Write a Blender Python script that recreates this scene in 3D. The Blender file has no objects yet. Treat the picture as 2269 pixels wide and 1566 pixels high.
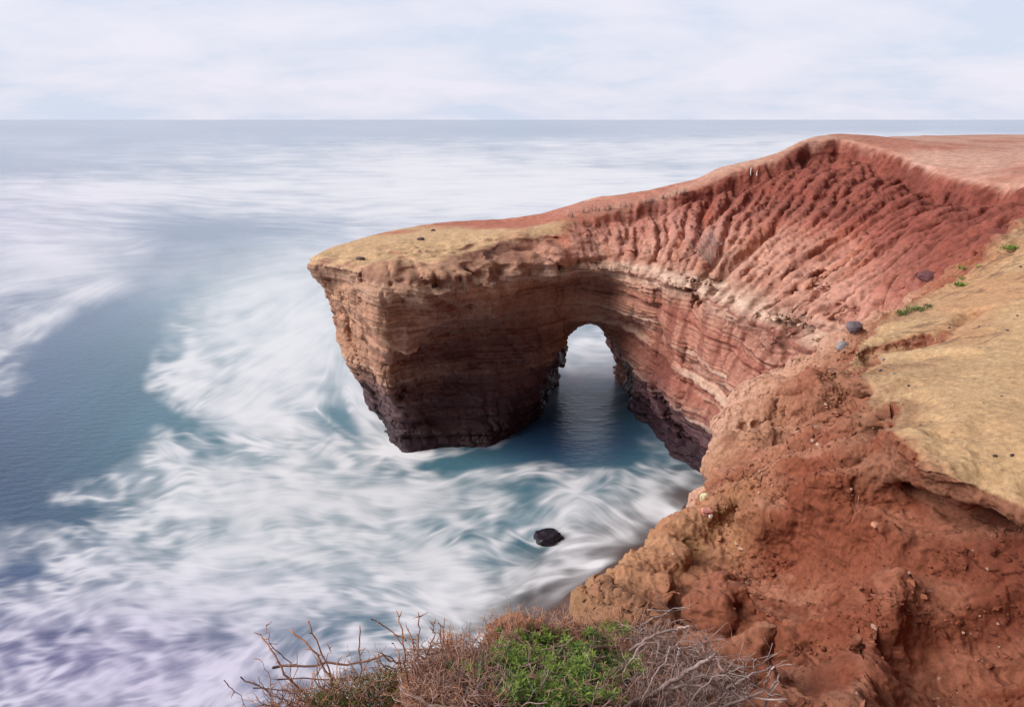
import bpy, math, random
import numpy as np
from mathutils import Vector
R = math.radians
random.seed(7)
rng = np.random.RandomState(7)
scene = bpy.context.scene
COL = scene.collection

# ------------------------------------------------------------------ camera
FOC = 1513.0; TH = math.atan(518 / FOC); HC = 13.0      # focal length in photo pixels, pitch, eye height above the sea
cd = bpy.data.cameras.new('camera'); cam = bpy.data.objects.new('camera', cd); COL.objects.link(cam)
cd.sensor_width = 36; cd.lens = 36 * FOC / 2269; cd.clip_start = 0.05; cd.clip_end = 60000
cam.location = (0, 0, HC); cam.rotation_euler = (math.pi / 2 - TH, 0, 0)
scene.camera = cam

# ------------------------------------------------------------------ world, sun, exposure
SUN_EL, SUN_AZ = R(38), R(-100)     # azimuth from +Y towards +X: the light comes from the sea on the left
w = bpy.data.worlds.new('World'); scene.world = w; w.use_nodes = True
nt = w.node_tree; N = nt.nodes; L = nt.links
for n in list(N): N.remove(n)
def nd(tree, typ, **kw):
    n = tree.nodes.new(typ)
    for k, v in kw.items():
        if k in n.inputs.keys(): n.inputs[k].default_value = v
        else: setattr(n, k, v)
    return n
out = nd(nt, 'ShaderNodeOutputWorld'); bg = nd(nt, 'ShaderNodeBackground')
sky = nd(nt, 'ShaderNodeTexSky', sky_type='NISHITA', sun_disc=False, sun_elevation=SUN_EL, sun_rotation=SUN_AZ, air_density=1.2, dust_density=2.5)
skm = nd(nt, 'ShaderNodeVectorMath', operation='SCALE'); skm.inputs['Scale'].default_value = 1.0
L.new(sky.outputs[0], skm.inputs[0])
tc = nd(nt, 'ShaderNodeTexCoord'); sep = nd(nt, 'ShaderNodeSeparateXYZ'); L.new(tc.outputs['Generated'], sep.inputs[0])
# cloud layer seen from below: project the direction on a high deck so clouds flatten towards the horizon
zc = nd(nt, 'ShaderNodeMath', operation='MAXIMUM'); zc.inputs[1].default_value = 0.0; L.new(sep.outputs[2], zc.inputs[0])
za = nd(nt, 'ShaderNodeMath', operation='ADD'); za.inputs[1].default_value = 0.22; L.new(zc.outputs[0], za.inputs[0])
dv = nd(nt, 'ShaderNodeVectorMath', operation='DIVIDE'); cmb = nd(nt, 'ShaderNodeCombineXYZ')
for i in (0, 1, 2): L.new(za.outputs[0], cmb.inputs[i])
L.new(tc.outputs['Generated'], dv.inputs[0]); L.new(cmb.outputs[0], dv.inputs[1])
mp = nd(nt, 'ShaderNodeMapping'); mp.inputs['Scale'].default_value = (0.9, 1.1, 0.0); mp.inputs['Location'].default_value = (3.2, 1.4, 0)
L.new(dv.outputs[0], mp.inputs[0])
n1 = nd(nt, 'ShaderNodeTexNoise', Scale=1.35, Detail=9.0, Roughness=0.58, Distortion=0.25); L.new(mp.outputs[0], n1.inputs['Vector'])
cr = nd(nt, 'ShaderNodeValToRGB'); L.new(n1.outputs['Fac'], cr.inputs[0])
cr.color_ramp.elements[0].position = 0.38; cr.color_ramp.elements[0].color = (0.68, 0.75, 0.90, 1)
cr.color_ramp.elements[1].position = 0.60; cr.color_ramp.elements[1].color = (0.85, 0.84, 0.95, 1)
e = cr.color_ramp.elements.new(0.47); e.color = (0.77, 0.79, 0.92, 1)
mix = nd(nt, 'ShaderNodeMix', data_type='RGBA'); mix.inputs['Factor'].default_value = 0.9
sk2 = nd(nt, 'ShaderNodeVectorMath', operation='SCALE'); sk2.inputs['Scale'].default_value = 0.1; L.new(sky.outputs[0], sk2.inputs[0])
L.new(sk2.outputs[0], mix.inputs[6]); L.new(cr.outputs[0], mix.inputs[7]); L.new(mix.outputs[2], bg.inputs['Color'])
# the overcast is brightest over the open sea (ahead and to the left) and dimmed out of view, behind and overhead, to add contrast on the rock
dt = nd(nt, 'ShaderNodeVectorMath', operation='DOT_PRODUCT'); dt.inputs[1].default_value = (-0.62, 0.78, 0.0); L.new(tc.outputs['Generated'], dt.inputs[0])
dm = nd(nt, 'ShaderNodeMapRange', interpolation_type='SMOOTHSTEP'); dm.inputs['From Min'].default_value = -0.5; dm.inputs['From Max'].default_value = 0.25
dm.inputs['To Min'].default_value = 0.15; dm.inputs['To Max'].default_value = 1.0; L.new(dt.outputs['Value'], dm.inputs[0])
zd = nd(nt, 'ShaderNodeMapRange', interpolation_type='SMOOTHSTEP'); zd.inputs['From Min'].default_value = .25; zd.inputs['From Max'].default_value = .85
zd.inputs['To Min'].default_value = 1.0; zd.inputs['To Max'].default_value = 0.42; L.new(sep.outputs[2], zd.inputs[0])
ml = nd(nt, 'ShaderNodeMath', operation='MULTIPLY'); L.new(dm.outputs[0], ml.inputs[0]); L.new(zd.outputs[0], ml.inputs[1]); L.new(ml.outputs[0], bg.inputs['Strength'])
L.new(bg.outputs[0], out.inputs[0])
sl = bpy.data.lights.new('sun', 'SUN'); so = bpy.data.objects.new('sun', sl); COL.objects.link(so)
sl.energy = 3.6; sl.angle = R(40); sl.color = (1.0, 0.95, 0.89)
sd = Vector((math.sin(SUN_AZ) * math.cos(SUN_EL), math.cos(SUN_AZ) * math.cos(SUN_EL), math.sin(SUN_EL)))
so.rotation_euler = sd.to_track_quat('Z', 'Y').to_euler()
scene.view_settings.view_transform = 'Standard'; scene.view_settings.look = 'None'
scene.view_settings.exposure = 0.08; scene.view_settings.gamma = 1.0
scene.render.engine = 'CYCLES'

# ------------------------------------------------------------------ helpers
CT, ST = math.cos(TH), math.sin(TH)
def up(u, v, z=None, t=None):
    """point in the world where photo pixel (u, v) meets the height z, or lies t metres ahead"""
    xr = (u - 1134.5) / FOC; yr = -(v - 783) / FOC
    d = (xr, CT + yr * ST, -ST + yr * CT)
    if t is None: t = (z - HC) / d[2]
    return (d[0] * t, d[1] * t, HC + d[2] * t)
TAB = np.random.RandomState(3).rand(64, 64, 64).astype(np.float32)
def vn(x, y, z, s=0):
    """smooth value noise in 0..1"""
    x = np.asarray(x, np.float32) + 17.3 * s; y = np.asarray(y, np.float32) + 5.1 * s; z = np.asarray(z, np.float32) - 9.7 * s
    x, y, z = np.broadcast_arrays(x, y, z)
    xi = np.floor(x); yi = np.floor(y); zi = np.floor(z)
    fx = x - xi; fy = y - yi; fz = z - zi
    fx = fx * fx * (3 - 2 * fx); fy = fy * fy * (3 - 2 * fy); fz = fz * fz * (3 - 2 * fz)
    a = xi.astype(np.int32) & 63; b = yi.astype(np.int32) & 63; c = zi.astype(np.int32) & 63
    a1 = (a + 1) & 63; b1 = (b + 1) & 63; c1 = (c + 1) & 63
    l = lambda p, q, f: p + (q - p) * f
    return l(l(l(TAB[a, b, c], TAB[a1, b, c], fx), l(TAB[a, b1, c], TAB[a1, b1, c], fx), fy),
             l(l(TAB[a, b, c1], TAB[a1, b, c1], fx), l(TAB[a, b1, c1], TAB[a1, b1, c1], fx), fy), fz)
def fbm(x, y, z, o=4, s=0, g=0.5):
    """-1..1"""
    r = 0; a = 1; t = 0
    for i in range(o):
        k = 2.03 ** i
        r = r + a * (vn(x * k, y * k, z * k, s + i * 3) * 2 - 1); t += a; a *= g
    return r / t
def ridged(x, y, z, o=3, s=0):
    r = 0; a = 1; t = 0
    for i in range(o):
        k = 2.1 ** i
        r = r + a * (1 - np.abs(vn(x * k, y * k, z * k, s + i * 3) * 2 - 1) * 2); t += a; a *= 0.5
    return r / t
def hsh(a, b, c, s):
    return TAB[(a * 7 + b * 31 + s) & 63, (b * 13 + c * 5 + 3 * s) & 63, (c * 29 + a * 11 + s * 7) & 63]
def blocks(x, y, k, s=0):
    """jointed blocks inside bed number k: (random value per block, distance to the joint)"""
    k = np.asarray(k).astype(np.int32); x = x + hsh(k, k + 5, k, s) * 9; y = y + hsh(k + 3, k, k, s) * 9
    xi = np.floor(x).astype(np.int32); yi = np.floor(y).astype(np.int32)
    d1 = np.full(x.shape, 9., np.float32); d2 = d1.copy(); val = np.zeros(x.shape, np.float32)
    for i in (-1, 0, 1):
        for j in (-1, 0, 1):
            a = xi + i; b = yi + j
            d = np.hypot(a + hsh(a, b, k, s + 1) - x, b + hsh(a, b, k, s + 2) - y).astype(np.float32)
            n = d < d1
            d2 = np.where(n, d1, np.minimum(d2, d)); val = np.where(n, hsh(a, b, k, s + 3), val); d1 = np.where(n, d, d1)
    return val, d2 - d1
def sstep(a, b, x):
    t = np.clip((x - a) / (b - a), 0, 1); return t * t * (3 - 2 * t)
def smax(a, b, k):
    h = np.clip(0.5 + 0.5 * (a - b) / k, 0, 1); return b + (a - b) * h + k * h * (1 - h)
def smin(a, b, k): return -smax(-a, -b, k)
def rbf(pts, smooth=0.02):
    """thin plate surface z(x, y) through scattered points"""
    P = np.array(pts, float); n = len(P); c = P[:, :2].mean(0)
    X = (P[:, :2] - c) / 10
    d = np.linalg.norm(X[:, None] - X[None], axis=2)
    K = np.where(d > 0, d * d * np.log(d + 1e-12), 0) + np.eye(n) * smooth
    A = np.zeros((n + 3, n + 3)); A[:n, :n] = K; A[:n, n] = 1; A[:n, n + 1:] = X
    A[n:, :n] = A[:n, n:].T
    W = np.linalg.solve(A, np.r_[P[:, 2], 0, 0, 0])
    def f(x, y):
        x = (np.asarray(x, float) - c[0]) / 10; y = (np.asarray(y, float) - c[1]) / 10
        r = W[n] + W[n + 1] * x + W[n + 2] * y
        for i in range(n):
            q = (x - X[i, 0]) ** 2 + (y - X[i, 1]) ** 2
            r = r + W[i] * 0.5 * q * np.log(q + 1e-12)
        return r
    return f
def poly_sdf(poly, x, y):
    """signed distance to a closed polygon, negative inside"""
    P = np.array(poly, float); d = np.full(x.shape, 1e9); ins = np.zeros(x.shape, bool)
    for i in range(len(P)):
        a = P[i]; b = P[(i + 1) % len(P)]; e = b - a
        wx = x - a[0]; wy = y - a[1]
        t = np.clip((wx * e[0] + wy * e[1]) / (e @ e), 0, 1)
        d = np.minimum(d, (wx - e[0] * t) ** 2 + (wy - e[1] * t) ** 2)
        c = ((a[1] > y) != (b[1] > y)) & (x < (b[0] - a[0]) * (y - a[1]) / (b[1] - a[1] + 1e-12) + a[0])
        ins ^= c
    return np.where(ins, -1, 1) * np.sqrt(d)
def chaikin(P, n=2):
    for _ in range(n):
        Q = []
        for i in range(len(P)):
            a = P[i]; b = P[(i + 1) % len(P)]
            Q += [(a[0] * .75 + b[0] * .25, a[1] * .75 + b[1] * .25), (a[0] * .25 + b[0] * .75, a[1] * .25 + b[1] * .75)]
        P = Q
    return P
def surface_nets(F, gx, gy, gz):
    """iso surface (F < 0 inside) of a grid with its own spacing on each axis"""
    S = F < 0
    cnt = np.zeros(tuple(s - 1 for s in F.shape), np.uint8)
    for dx in (0, 1):
        for dy in (0, 1):
            for dz in (0, 1):
                cnt += S[dx:S.shape[0] - 1 + dx, dy:S.shape[1] - 1 + dy, dz:S.shape[2] - 1 + dz]
    act = (cnt > 0) & (cnt < 8)
    idx = np.full(act.shape, -1, np.int32); I = np.argwhere(act); idx[act] = np.arange(len(I), dtype=np.int32)
    acc = np.zeros((len(I), 3)); num = np.zeros(len(I))
    cor = [(a, b, c) for a in (0, 1) for b in (0, 1) for c in (0, 1)]
    V = {c: F[I[:, 0] + c[0], I[:, 1] + c[1], I[:, 2] + c[2]] for c in cor}
    for c in cor:
        for ax in range(3):
            if c[ax]: continue
            c2 = list(c); c2[ax] = 1; c2 = tuple(c2)
            a = V[c]; b = V[c2]; m = (a < 0) != (b < 0)
            t = np.where(m, a / np.where(m, a - b, 1), 0)
            for k in range(3): acc[:, k] += np.where(m, (t if k == ax else c[k]), 0)
            num += m
    p = acc / num[:, None]
    out = np.empty_like(p)
    for k, g in enumerate((gx, gy, gz)):
        g = np.asarray(g); i = I[:, k]; out[:, k] = g[i] + (g[i + 1] - g[i]) * p[:, k]
    Q = []
    for ax in range(3):
        s0 = [slice(1, -1)] * 3; s0[ax] = slice(0, -1)
        s1 = [slice(1, -1)] * 3; s1[ax] = slice(1, None)
        a = S[tuple(s0)]; b = S[tuple(s1)]
        E = np.argwhere(a != b)
        if not len(E): continue
        o = a[tuple(E.T)]
        E = E + 1; E[:, ax] -= 1
        u_, v_ = (ax + 1) % 3, (ax + 2) % 3
        def g(du, dv):
            J = E.copy(); J[:, u_] -= du; J[:, v_] -= dv; return idx[J[:, 0], J[:, 1], J[:, 2]]
        q = np.stack([g(0, 0), g(1, 0), g(1, 1), g(0, 1)], 1)
        q[~o] = q[~o][:, ::-1]
        Q.append(q)
    return out.astype(np.float32), np.concatenate(Q)
def erode(H, cell, batches, drops, steps, seed=1, inertia=.25, cap=3.0, er=.25, dep=.25, evap=.025, dmax=.05, mask=None):
    """rain running over a height grid: many drops at once pick up soil on the steep parts and drop it on the flat ones"""
    H = (H / cell).astype(np.float64); nx, ny = H.shape; rg = np.random.RandomState(seed); flat = H.ravel()
    for b in range(batches):
        px_ = rg.uniform(1, nx - 3, drops); py_ = rg.uniform(1, ny - 3, drops); dx = np.zeros(drops); dy = np.zeros(drops)
        sp = np.ones(drops); wa = np.ones(drops); sed = np.zeros(drops)
        for k in range(steps):
            i = px_.astype(int); j = py_.astype(int); u = px_ - i; v = py_ - j; q = i * ny + j
            h00 = flat[q]; h10 = flat[q + ny]; h01 = flat[q + 1]; h11 = flat[q + ny + 1]
            gx_ = (h10 - h00) * (1 - v) + (h11 - h01) * v; gy_ = (h01 - h00) * (1 - u) + (h11 - h10) * u
            h = (h00 * (1 - u) + h10 * u) * (1 - v) + (h01 * (1 - u) + h11 * u) * v
            dx = dx * inertia - gx_ * (1 - inertia); dy = dy * inertia - gy_ * (1 - inertia); l = np.hypot(dx, dy) + 1e-9; dx /= l; dy /= l
            px_ = np.clip(px_ + dx, 1, nx - 3); py_ = np.clip(py_ + dy, 1, ny - 3)
            i2 = px_.astype(int); j2 = py_.astype(int); u2 = px_ - i2; v2 = py_ - j2; q2 = i2 * ny + j2
            hn = (flat[q2] * (1 - u2) + flat[q2 + ny] * u2) * (1 - v2) + (flat[q2 + 1] * (1 - u2) + flat[q2 + ny + 1] * u2) * v2
            dh = hn - h; c = np.maximum(-dh, .01) * sp * wa * cap
            up_ = dh > 0
            a = np.where(up_, np.minimum(dh, sed), np.where(sed > c, (sed - c) * dep, -np.minimum(np.minimum((c - sed) * er, -dh), dmax)))
            sed = sed - a
            for o_, w_ in ((0, (1 - u) * (1 - v)), (ny, u * (1 - v)), (1, (1 - u) * v), (ny + 1, u * v)):
                flat += np.bincount(q + o_, a * w_, flat.size)
            sp = np.sqrt(np.maximum(sp * sp - dh * .6, .04)).clip(0, 4); wa *= 1 - evap
    H = flat.reshape(nx, ny) * cell
    return H
def blur(H, n=1):
    for _ in range(n):
        P = np.pad(H, 1, mode='edge'); H = (P[:-2, 1:-1] + P[2:, 1:-1] + P[1:-1, :-2] + P[1:-1, 2:] + 4 * H) / 8
    return H
def grid_fn(H, x0, y0, cell, base):
    """sample H where the grid reaches, the smooth surface elsewhere"""
    nx, ny = H.shape
    def f(x, y):
        x = np.asarray(x, float); y = np.asarray(y, float); shp = x.shape; x = x.ravel(); y = y.ravel()
        i = (x - x0) / cell; j = (y - y0) / cell; e = np.minimum(np.minimum(i, nx - 1 - i), np.minimum(j, ny - 1 - j)) * cell
        r = np.empty(len(x)); ins = e > 0
        ic = i[ins].clip(0, nx - 1.001); jc = j[ins].clip(0, ny - 1.001); a = ic.astype(int); b = jc.astype(int); u = ic - a; v = jc - b
        g = (H[a, b] * (1 - u) + H[a + 1, b] * u) * (1 - v) + (H[a, b + 1] * (1 - u) + H[a + 1, b + 1] * u) * v
        w_ = sstep(0, .8, e[ins]); bb = base(x[ins], y[ins]); r[ins] = bb + (g - bb) * w_
        if (~ins).any(): r[~ins] = base(x[~ins], y[~ins])
        return r.reshape(shp)
    return f
def mk_mesh(name, v, f):
    me = bpy.data.meshes.new(name); n = len(v); m, k = f.shape
    me.vertices.add(n); me.vertices.foreach_set('co', np.ascontiguousarray(v, np.float32).ravel())
    me.loops.add(m * k); me.loops.foreach_set('vertex_index', np.ascontiguousarray(f, np.int32).ravel())
    me.polygons.add(m); me.polygons.foreach_set('loop_start', np.arange(0, m * k, k, dtype=np.int32))
    me.update(calc_edges=True); me.validate()
    me.polygons.foreach_set('use_smooth', np.ones(len(me.polygons), bool))
    return me
def attr(me, name, arr, kind='FLOAT'):
    a = me.attributes.new(name, kind, 'POINT')
    if kind == 'FLOAT': a.data.foreach_set('value', np.ascontiguousarray(arr, np.float32).ravel())
    else: a.data.foreach_set('color', np.ascontiguousarray(arr, np.float32).ravel())
def link(name, me, mat=None, parent=None, **tags):
    o = bpy.data.objects.new(name, me); COL.objects.link(o)
    if mat: me.materials.append(mat)
    if parent: o.parent = parent
    for k, v in tags.items(): o[k] = v
    return o
def subdiv(me, n):
    o = bpy.data.objects.new('tmp', me); COL.objects.link(o)
    m = o.modifiers.new('s', 'SUBSURF'); m.levels = n; m.render_levels = n
    dg = bpy.context.evaluated_depsgraph_get(); e = o.evaluated_get(dg)
    r = bpy.data.meshes.new_from_object(e); bpy.data.objects.remove(o); bpy.data.meshes.remove(me)
    return r
def co_no(me):
    n = len(me.vertices); c = np.empty(n * 3, np.float32); me.vertices.foreach_get('co', c)
    no = np.empty(n * 3, np.float32); me.vertices.foreach_get('normal', no)
    return c.reshape(-1, 3), no.reshape(-1, 3)
def clerp(c0, c1, m): return c0 + (c1 - c0) * m[:, None]
def srgb(r, g, b):
    c = np.array([r, g, b]) / 255.0
    return np.where(c < 0.04, c / 12.92, ((c + 0.055) / 1.055) ** 2.4)

# ------------------------------------------------------------------ rock material
def rock_material(name, fine=1.0, bump=0.5, rough=0.9, ridge=None):
    m = bpy.data.materials.new(name); m.use_nodes = True; t = m.node_tree
    for n in list(t.nodes): t.nodes.remove(n)
    o = nd(t, 'ShaderNodeOutputMaterial'); b = nd(t, 'ShaderNodeBsdfPrincipled')
    b.inputs['Specular IOR Level'].default_value = 0.25
    a = nd(t, 'ShaderNodeAttribute', attribute_name='col')
    wet = nd(t, 'ShaderNodeAttribute', attribute_name='wet')
    g = nd(t, 'ShaderNodeNewGeometry')
    nz = nd(t, 'ShaderNodeTexNoise', Scale=9.0 * fine, Detail=9.0, Roughness=0.72); t.links.new(g.outputs['Position'], nz.inputs['Vector'])
    n2 = nd(t, 'ShaderNodeTexNoise', Scale=55.0 * fine, Detail=5.0, Roughness=0.7); t.links.new(g.outputs['Position'], n2.inputs['Vector'])
    mr = nd(t, 'ShaderNodeMapRange'); mr.inputs['From Min'].default_value = 0.3; mr.inputs['From Max'].default_value = 0.7
    mr.inputs['To Min'].default_value = 0.66; mr.inputs['To Max'].default_value = 1.34; t.links.new(nz.outputs['Fac'], mr.inputs[0])
    m2 = nd(t, 'ShaderNodeMapRange'); m2.inputs['From Min'].default_value = 0.3; m2.inputs['From Max'].default_value = 0.7
    m2.inputs['To Min'].default_value = 0.82; m2.inputs['To Max'].default_value = 1.18; t.links.new(n2.outputs['Fac'], m2.inputs[0])
    mm = nd(t, 'ShaderNodeMath', operation='MULTIPLY'); t.links.new(mr.outputs[0], mm.inputs[0]); t.links.new(m2.outputs[0], mm.inputs[1])
    vm = nd(t, 'ShaderNodeVectorMath', operation='SCALE'); t.links.new(a.outputs['Color'], vm.inputs[0]); t.links.new(mm.outputs[0], vm.inputs['Scale'])
    t.links.new(vm.outputs[0], b.inputs['Base Color'])
    rr = nd(t, 'ShaderNodeMapRange'); rr.inputs['To Min'].default_value = rough; rr.inputs['To Max'].default_value = 0.42
    t.links.new(wet.outputs['Fac'], rr.inputs[0]); t.links.new(rr.outputs[0], b.inputs['Roughness'])
    b1 = nd(t, 'ShaderNodeBump', Strength=bump, Distance=0.06 / fine); t.links.new(nz.outputs['Fac'], b1.inputs['Height'])
    b2 = nd(t, 'ShaderNodeBump', Strength=bump, Distance=0.014 / fine); t.links.new(n2.outputs['Fac'], b2.inputs['Height']); t.links.new(b1.outputs[0], b2.inputs['Normal'])
    last = b2
    if ridge:
        sc_, st_, dist_, rotz = ridge
        mpp = nd(t, 'ShaderNodeMapping'); mpp.inputs['Scale'].default_value = st_; mpp.inputs['Rotation'].default_value = (0, 0, rotz); t.links.new(g.outputs['Position'], mpp.inputs[0])
        nr = nd(t, 'ShaderNodeTexNoise', noise_type='RIDGED_MULTIFRACTAL', normalize=True); nr.inputs['Scale'].default_value = sc_; nr.inputs['Detail'].default_value = 8; nr.inputs['Roughness'].default_value = .62
        nr.inputs['Distortion'].default_value = .3
        t.links.new(mpp.outputs[0], nr.inputs['Vector']); b3 = nd(t, 'ShaderNodeBump', Strength=.8, Distance=dist_); t.links.new(nr.outputs['Fac'], b3.inputs['Height']); t.links.new(b2.outputs[0], b3.inputs['Normal']); last = b3
    t.links.new(last.outputs[0], b.inputs['Normal']); t.links.new(b.outputs[0], o.inputs[0])
    return m
M_ROCK = rock_material('layered_sandstone', 0.55, 0.55, ridge=(.9, (1, 1, 4.0), .16, 0))
M_NEAR = rock_material('red_clay', 2.2, 0.8, ridge=(3.2, (1.0, .55, 1), .07, R(52)))

# ------------------------------------------------------------------ headland with the sea arch, bowl and far plateau
BACK = [(2.4, 34.6), (4.2, 34.8), (5.2, 33.6), (8.8, 33.2), (9.8, 33.5), (12.3, 33.2), (13.8, 34.3), (16.0, 35.6), (22, 44), (34, 64), (54, 76), (95, 84)]
SOUTH = [(95, 2), (13, 2), (10.5, 9), (9.3, 13.5)]
TIPB = [(-2, 35.0), (-4.4, 34.6), (-6.3, 32.8)]
C = {}
pil0 = [(-4.85, 25.6), (-4.5, 25.35), (-3.3, 25.3), (-0.75, 25.4), (0.0, 27.0), (1.3, 28.8), (2.5, 31.4), (2.5, 34.4), (-2, 35.4), (-5, 35.2), (-7.2, 33.2), (-7.0, 31.0), (-6.1, 28.4)]
main0 = [(5.3, 34.9)] + BACK[2:] + SOUTH + [(8.3, 15), (7.5, 18), (6.75, 22.35), (6.0, 25.05), (5.35, 29.8), (5.6, 32.5)]
C[-1.2] = [pil0, main0]; C[0] = [pil0, main0]
pil3 = [(-7.3, 28.2), (-6.5, 26.6), (-5.3, 24.9), (-4.9, 24.85), (-4.3, 25.5), (-3.1, 26.2), (-.6, 26.7), (1.2, 28.4), (2.65, 31.0), (2.8, 33.2), (2.4, 34.6)] + TIPB + [(-7.8, 30.4)]
main3 = [(5.0, 34.8)] + BACK[2:] + SOUTH + [(8.4, 15), (7.6, 18), (6.6, 22.3), (5.7, 25.5), (4.95, 29.5), (4.75, 32.5)]
C[3] = [pil3, main3]
C[4.4] = [[(-7.5, 28.7), (-6.8, 26.9), (-5.6, 25.1), (-4.6, 24.7), (-3.9, 25.0), (-3.0, 26.2), (-.9, 27.1), (1.2, 28.7), (2.9, 30.2), (4.2, 30.2), (5.0, 28.7), (6.0, 25.0), (6.8, 22.3), (7.6, 19), (8.6, 15.5)] + SOUTH[::-1] + BACK[::-1] + TIPB + [(-8.1, 30.6)]]
C[6.1] = [[(-7.85, 28.6), (-6.7, 26.9), (-5.2, 25.0), (-4.2, 24.7), (-2.8, 25.2), (-.6, 26.1), (1.6, 28.0), (3.0, 29.4), (4.4, 29.5), (5.0, 28.4), (6.0, 25.0), (6.9, 22.3), (7.8, 19), (8.6, 16)] + SOUTH[::-1] + BACK[::-1] + TIPB + [(-8.2, 30.3)]]
C[7] = [[(-8.6, 28.2), (-6.7, 27.0), (-5.0, 25.0), (-4.2, 24.6), (-2.2, 25.3), (-.4, 26.3), (1.6, 27.6), (3.2, 29.0), (4.9, 28.6), (6.1, 25.2), (7.1, 22.3), (8.05, 18.9), (8.8, 16.6)] + SOUTH[::-1] + BACK[::-1] + TIPB + [(-8.3, 30.0)]]
C[8.2] = [[(-8.6, 28.3), (-7.0, 27.4), (-5.2, 25.8), (-2.2, 26.4), (-.2, 27.3), (1.8, 28.6), (3.4, 29.8), (5.2, 29.0), (6.4, 25.8), (7.5, 22.8), (8.5, 19.3), (9.2, 17.2)] + SOUTH[::-1] + BACK[::-1] + TIPB + [(-8.3, 30.0)]]
HP = []
for u, v, t in [(760, 590, 27.6), (860, 605, 26.0), (1000, 600, 26.6), (1000, 640, 26.0), (1100, 640, 26.8), (1150, 590, 27.8), (1300, 600, 28.6),
                (800, 560, 28.5), (1000, 555, 28.6), (1100, 530, 28.8), (1200, 515, 29.6), (1200, 560, 28.6), (1300, 500, 30.2), (1300, 550, 29.2),
                (1240, 490, 31.0), (1260, 475, 31.3), (1400, 447, 31.5), (1480, 432, 31.5), (1560, 405, 31.5), (1600, 380, 31.5), (1720, 350, 31.5), (1780, 312, 32.2),
                (1850, 304, 32.5), (1930, 320, 31), (2000, 348, 28.4), (2060, 375, 26), (2150, 400, 22.8), (2269, 412, 20),
                (2269, 297, 70), (2000, 300, 60), (2269, 350, 35), (2100, 340, 40), (1950, 305, 48),
                (1400, 500, 30.0), (1400, 550, 28.8), (1500, 460, 30.2), (1500, 500, 29.0), (1500, 540, 28), (1500, 575, 27), (1500, 605, 26.2), (1620, 450, 29.2), (1700, 500, 27), (1700, 420, 29.4), (1780, 380, 29.6), (1850, 350, 30.4), (1800, 450, 27),
                (1600, 560, 26), (1600, 620, 24.4), (1700, 600, 23.6), (1700, 680, 21.2), (1800, 620, 21.6), (1850, 700, 18.6), (1880, 718, 17.6), (1800, 540, 24.3), (1900, 500, 23.4), (1850, 400, 28), (1950, 400, 26.6),
                (2000, 480, 21.5), (2000, 600, 17.0), (1930, 650, 17.0), (2100, 450, 20), (2200, 470, 16.5), (2160, 600, 12.6), (2060, 610, 15), (1990, 690, 12), (1900, 735, 13.6), (1850, 780, 12.5)]:
    HP.append(up(u, v, t=t))
for u, v, z in [(690, 566, 7.6), (760, 545, 7.75), (850, 518, 7.95), (940, 501, 8.1), (1100, 498, 8.2), (1200, 497, 8.3)]: HP.append(up(u, v, z=z))
HP += [(95, 80, 11.8), (95, 10, 12), (50, 30, 11.8), (30, 20, 11.6), (25, 5, 11.6), (12, 5, 11.2), (-9.5, 30, 7.4), (-7, 34, 7.8), (40, 76, 11.7)]
h_head = rbf(HP)

RIMB = [up(u, v, t=t)[:2] for u, v, t in [(1240, 500, 30.7), (1400, 455, 31.2), (1560, 410, 31.2), (1610, 388, 31.2), (1730, 355, 31.2), (1785, 318, 31.9), (1860, 312, 32), (1930, 325, 30.6), (2000, 352, 28.1), (2060, 380, 25.6), (2150, 403, 22.6), (2269, 418, 19.7), (2400, 440, 17)]] + [(60, 20), (90, 90), (-2, 60), (1, 34)]
_h0 = h_head
def h_head(x, y):
    d = poly_sdf(RIMB, x, y) + .55 * fbm(x * 1.1, y * 1.1, 0 * x, 5, 66, .6)
    d2 = np.maximum(d, 0)
    return _h0(x, y) - 0.62 * sstep(-.05, .28, d) * np.exp(-d2 / 3.2) * sstep(2, 6, x)
_gx = np.arange(1.0, 22, .075); _gy = np.arange(11.0, 36, .075); _X, _Y = np.meshgrid(_gx, _gy, indexing='ij'); _H = h_head(_X, _Y)
_rd = poly_sdf(RIMB, _X, _Y); _th = np.arctan2(_Y - 18.5, _X - 3.2); _r = np.hypot(_X - 3.2, _Y - 18.5)
_m = sstep(-.2, .35, _rd) * sstep(3.2, 6.5, _X)
_q = _th * 13 + .5 * (vn(_X * .5, _Y * .5, 0 * _X, 8) - .5) * 2
_m2 = _m * (.45 + 1.1 * sstep(.2, .8, vn(_X * .28, _Y * .28, 0 * _X, 79)))
_H = _H + _m2 * (.22 * (ridged(_q * 1.2, _r * .10, 0 * _X, 3, 11) - .4) + .12 * (ridged(_q * 3.1, _r * .2, 0 * _X, 2, 12) - .3) + .14 * fbm(_X * .45, _Y * .45, 0 * _X, 3, 74) + .03 * fbm(_X * 3, _Y * 3, 0 * _X, 2, 75)) + (1 - _m) * .05 * fbm(_X * .8, _Y * .8, 0 * _X, 4, 77)
_H2 = erode(_H, .075, 70, 6500, 70, 5, cap=8, er=.3, dep=.05, dmax=.03, inertia=.08)
_H2 = _H + sstep(-.35, .5, _rd + .3 * fbm(_X * .9, _Y * .9, 0 * _X, 3, 78)) * sstep(2.5, 6.0, _X) * (.55 + .6 * vn(_X * .35, _Y * .35, 0 * _X, 80)) * (_H2 - _H)
h_head = grid_fn(_H2, 1.0, 11.0, .075, h_head)
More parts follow.
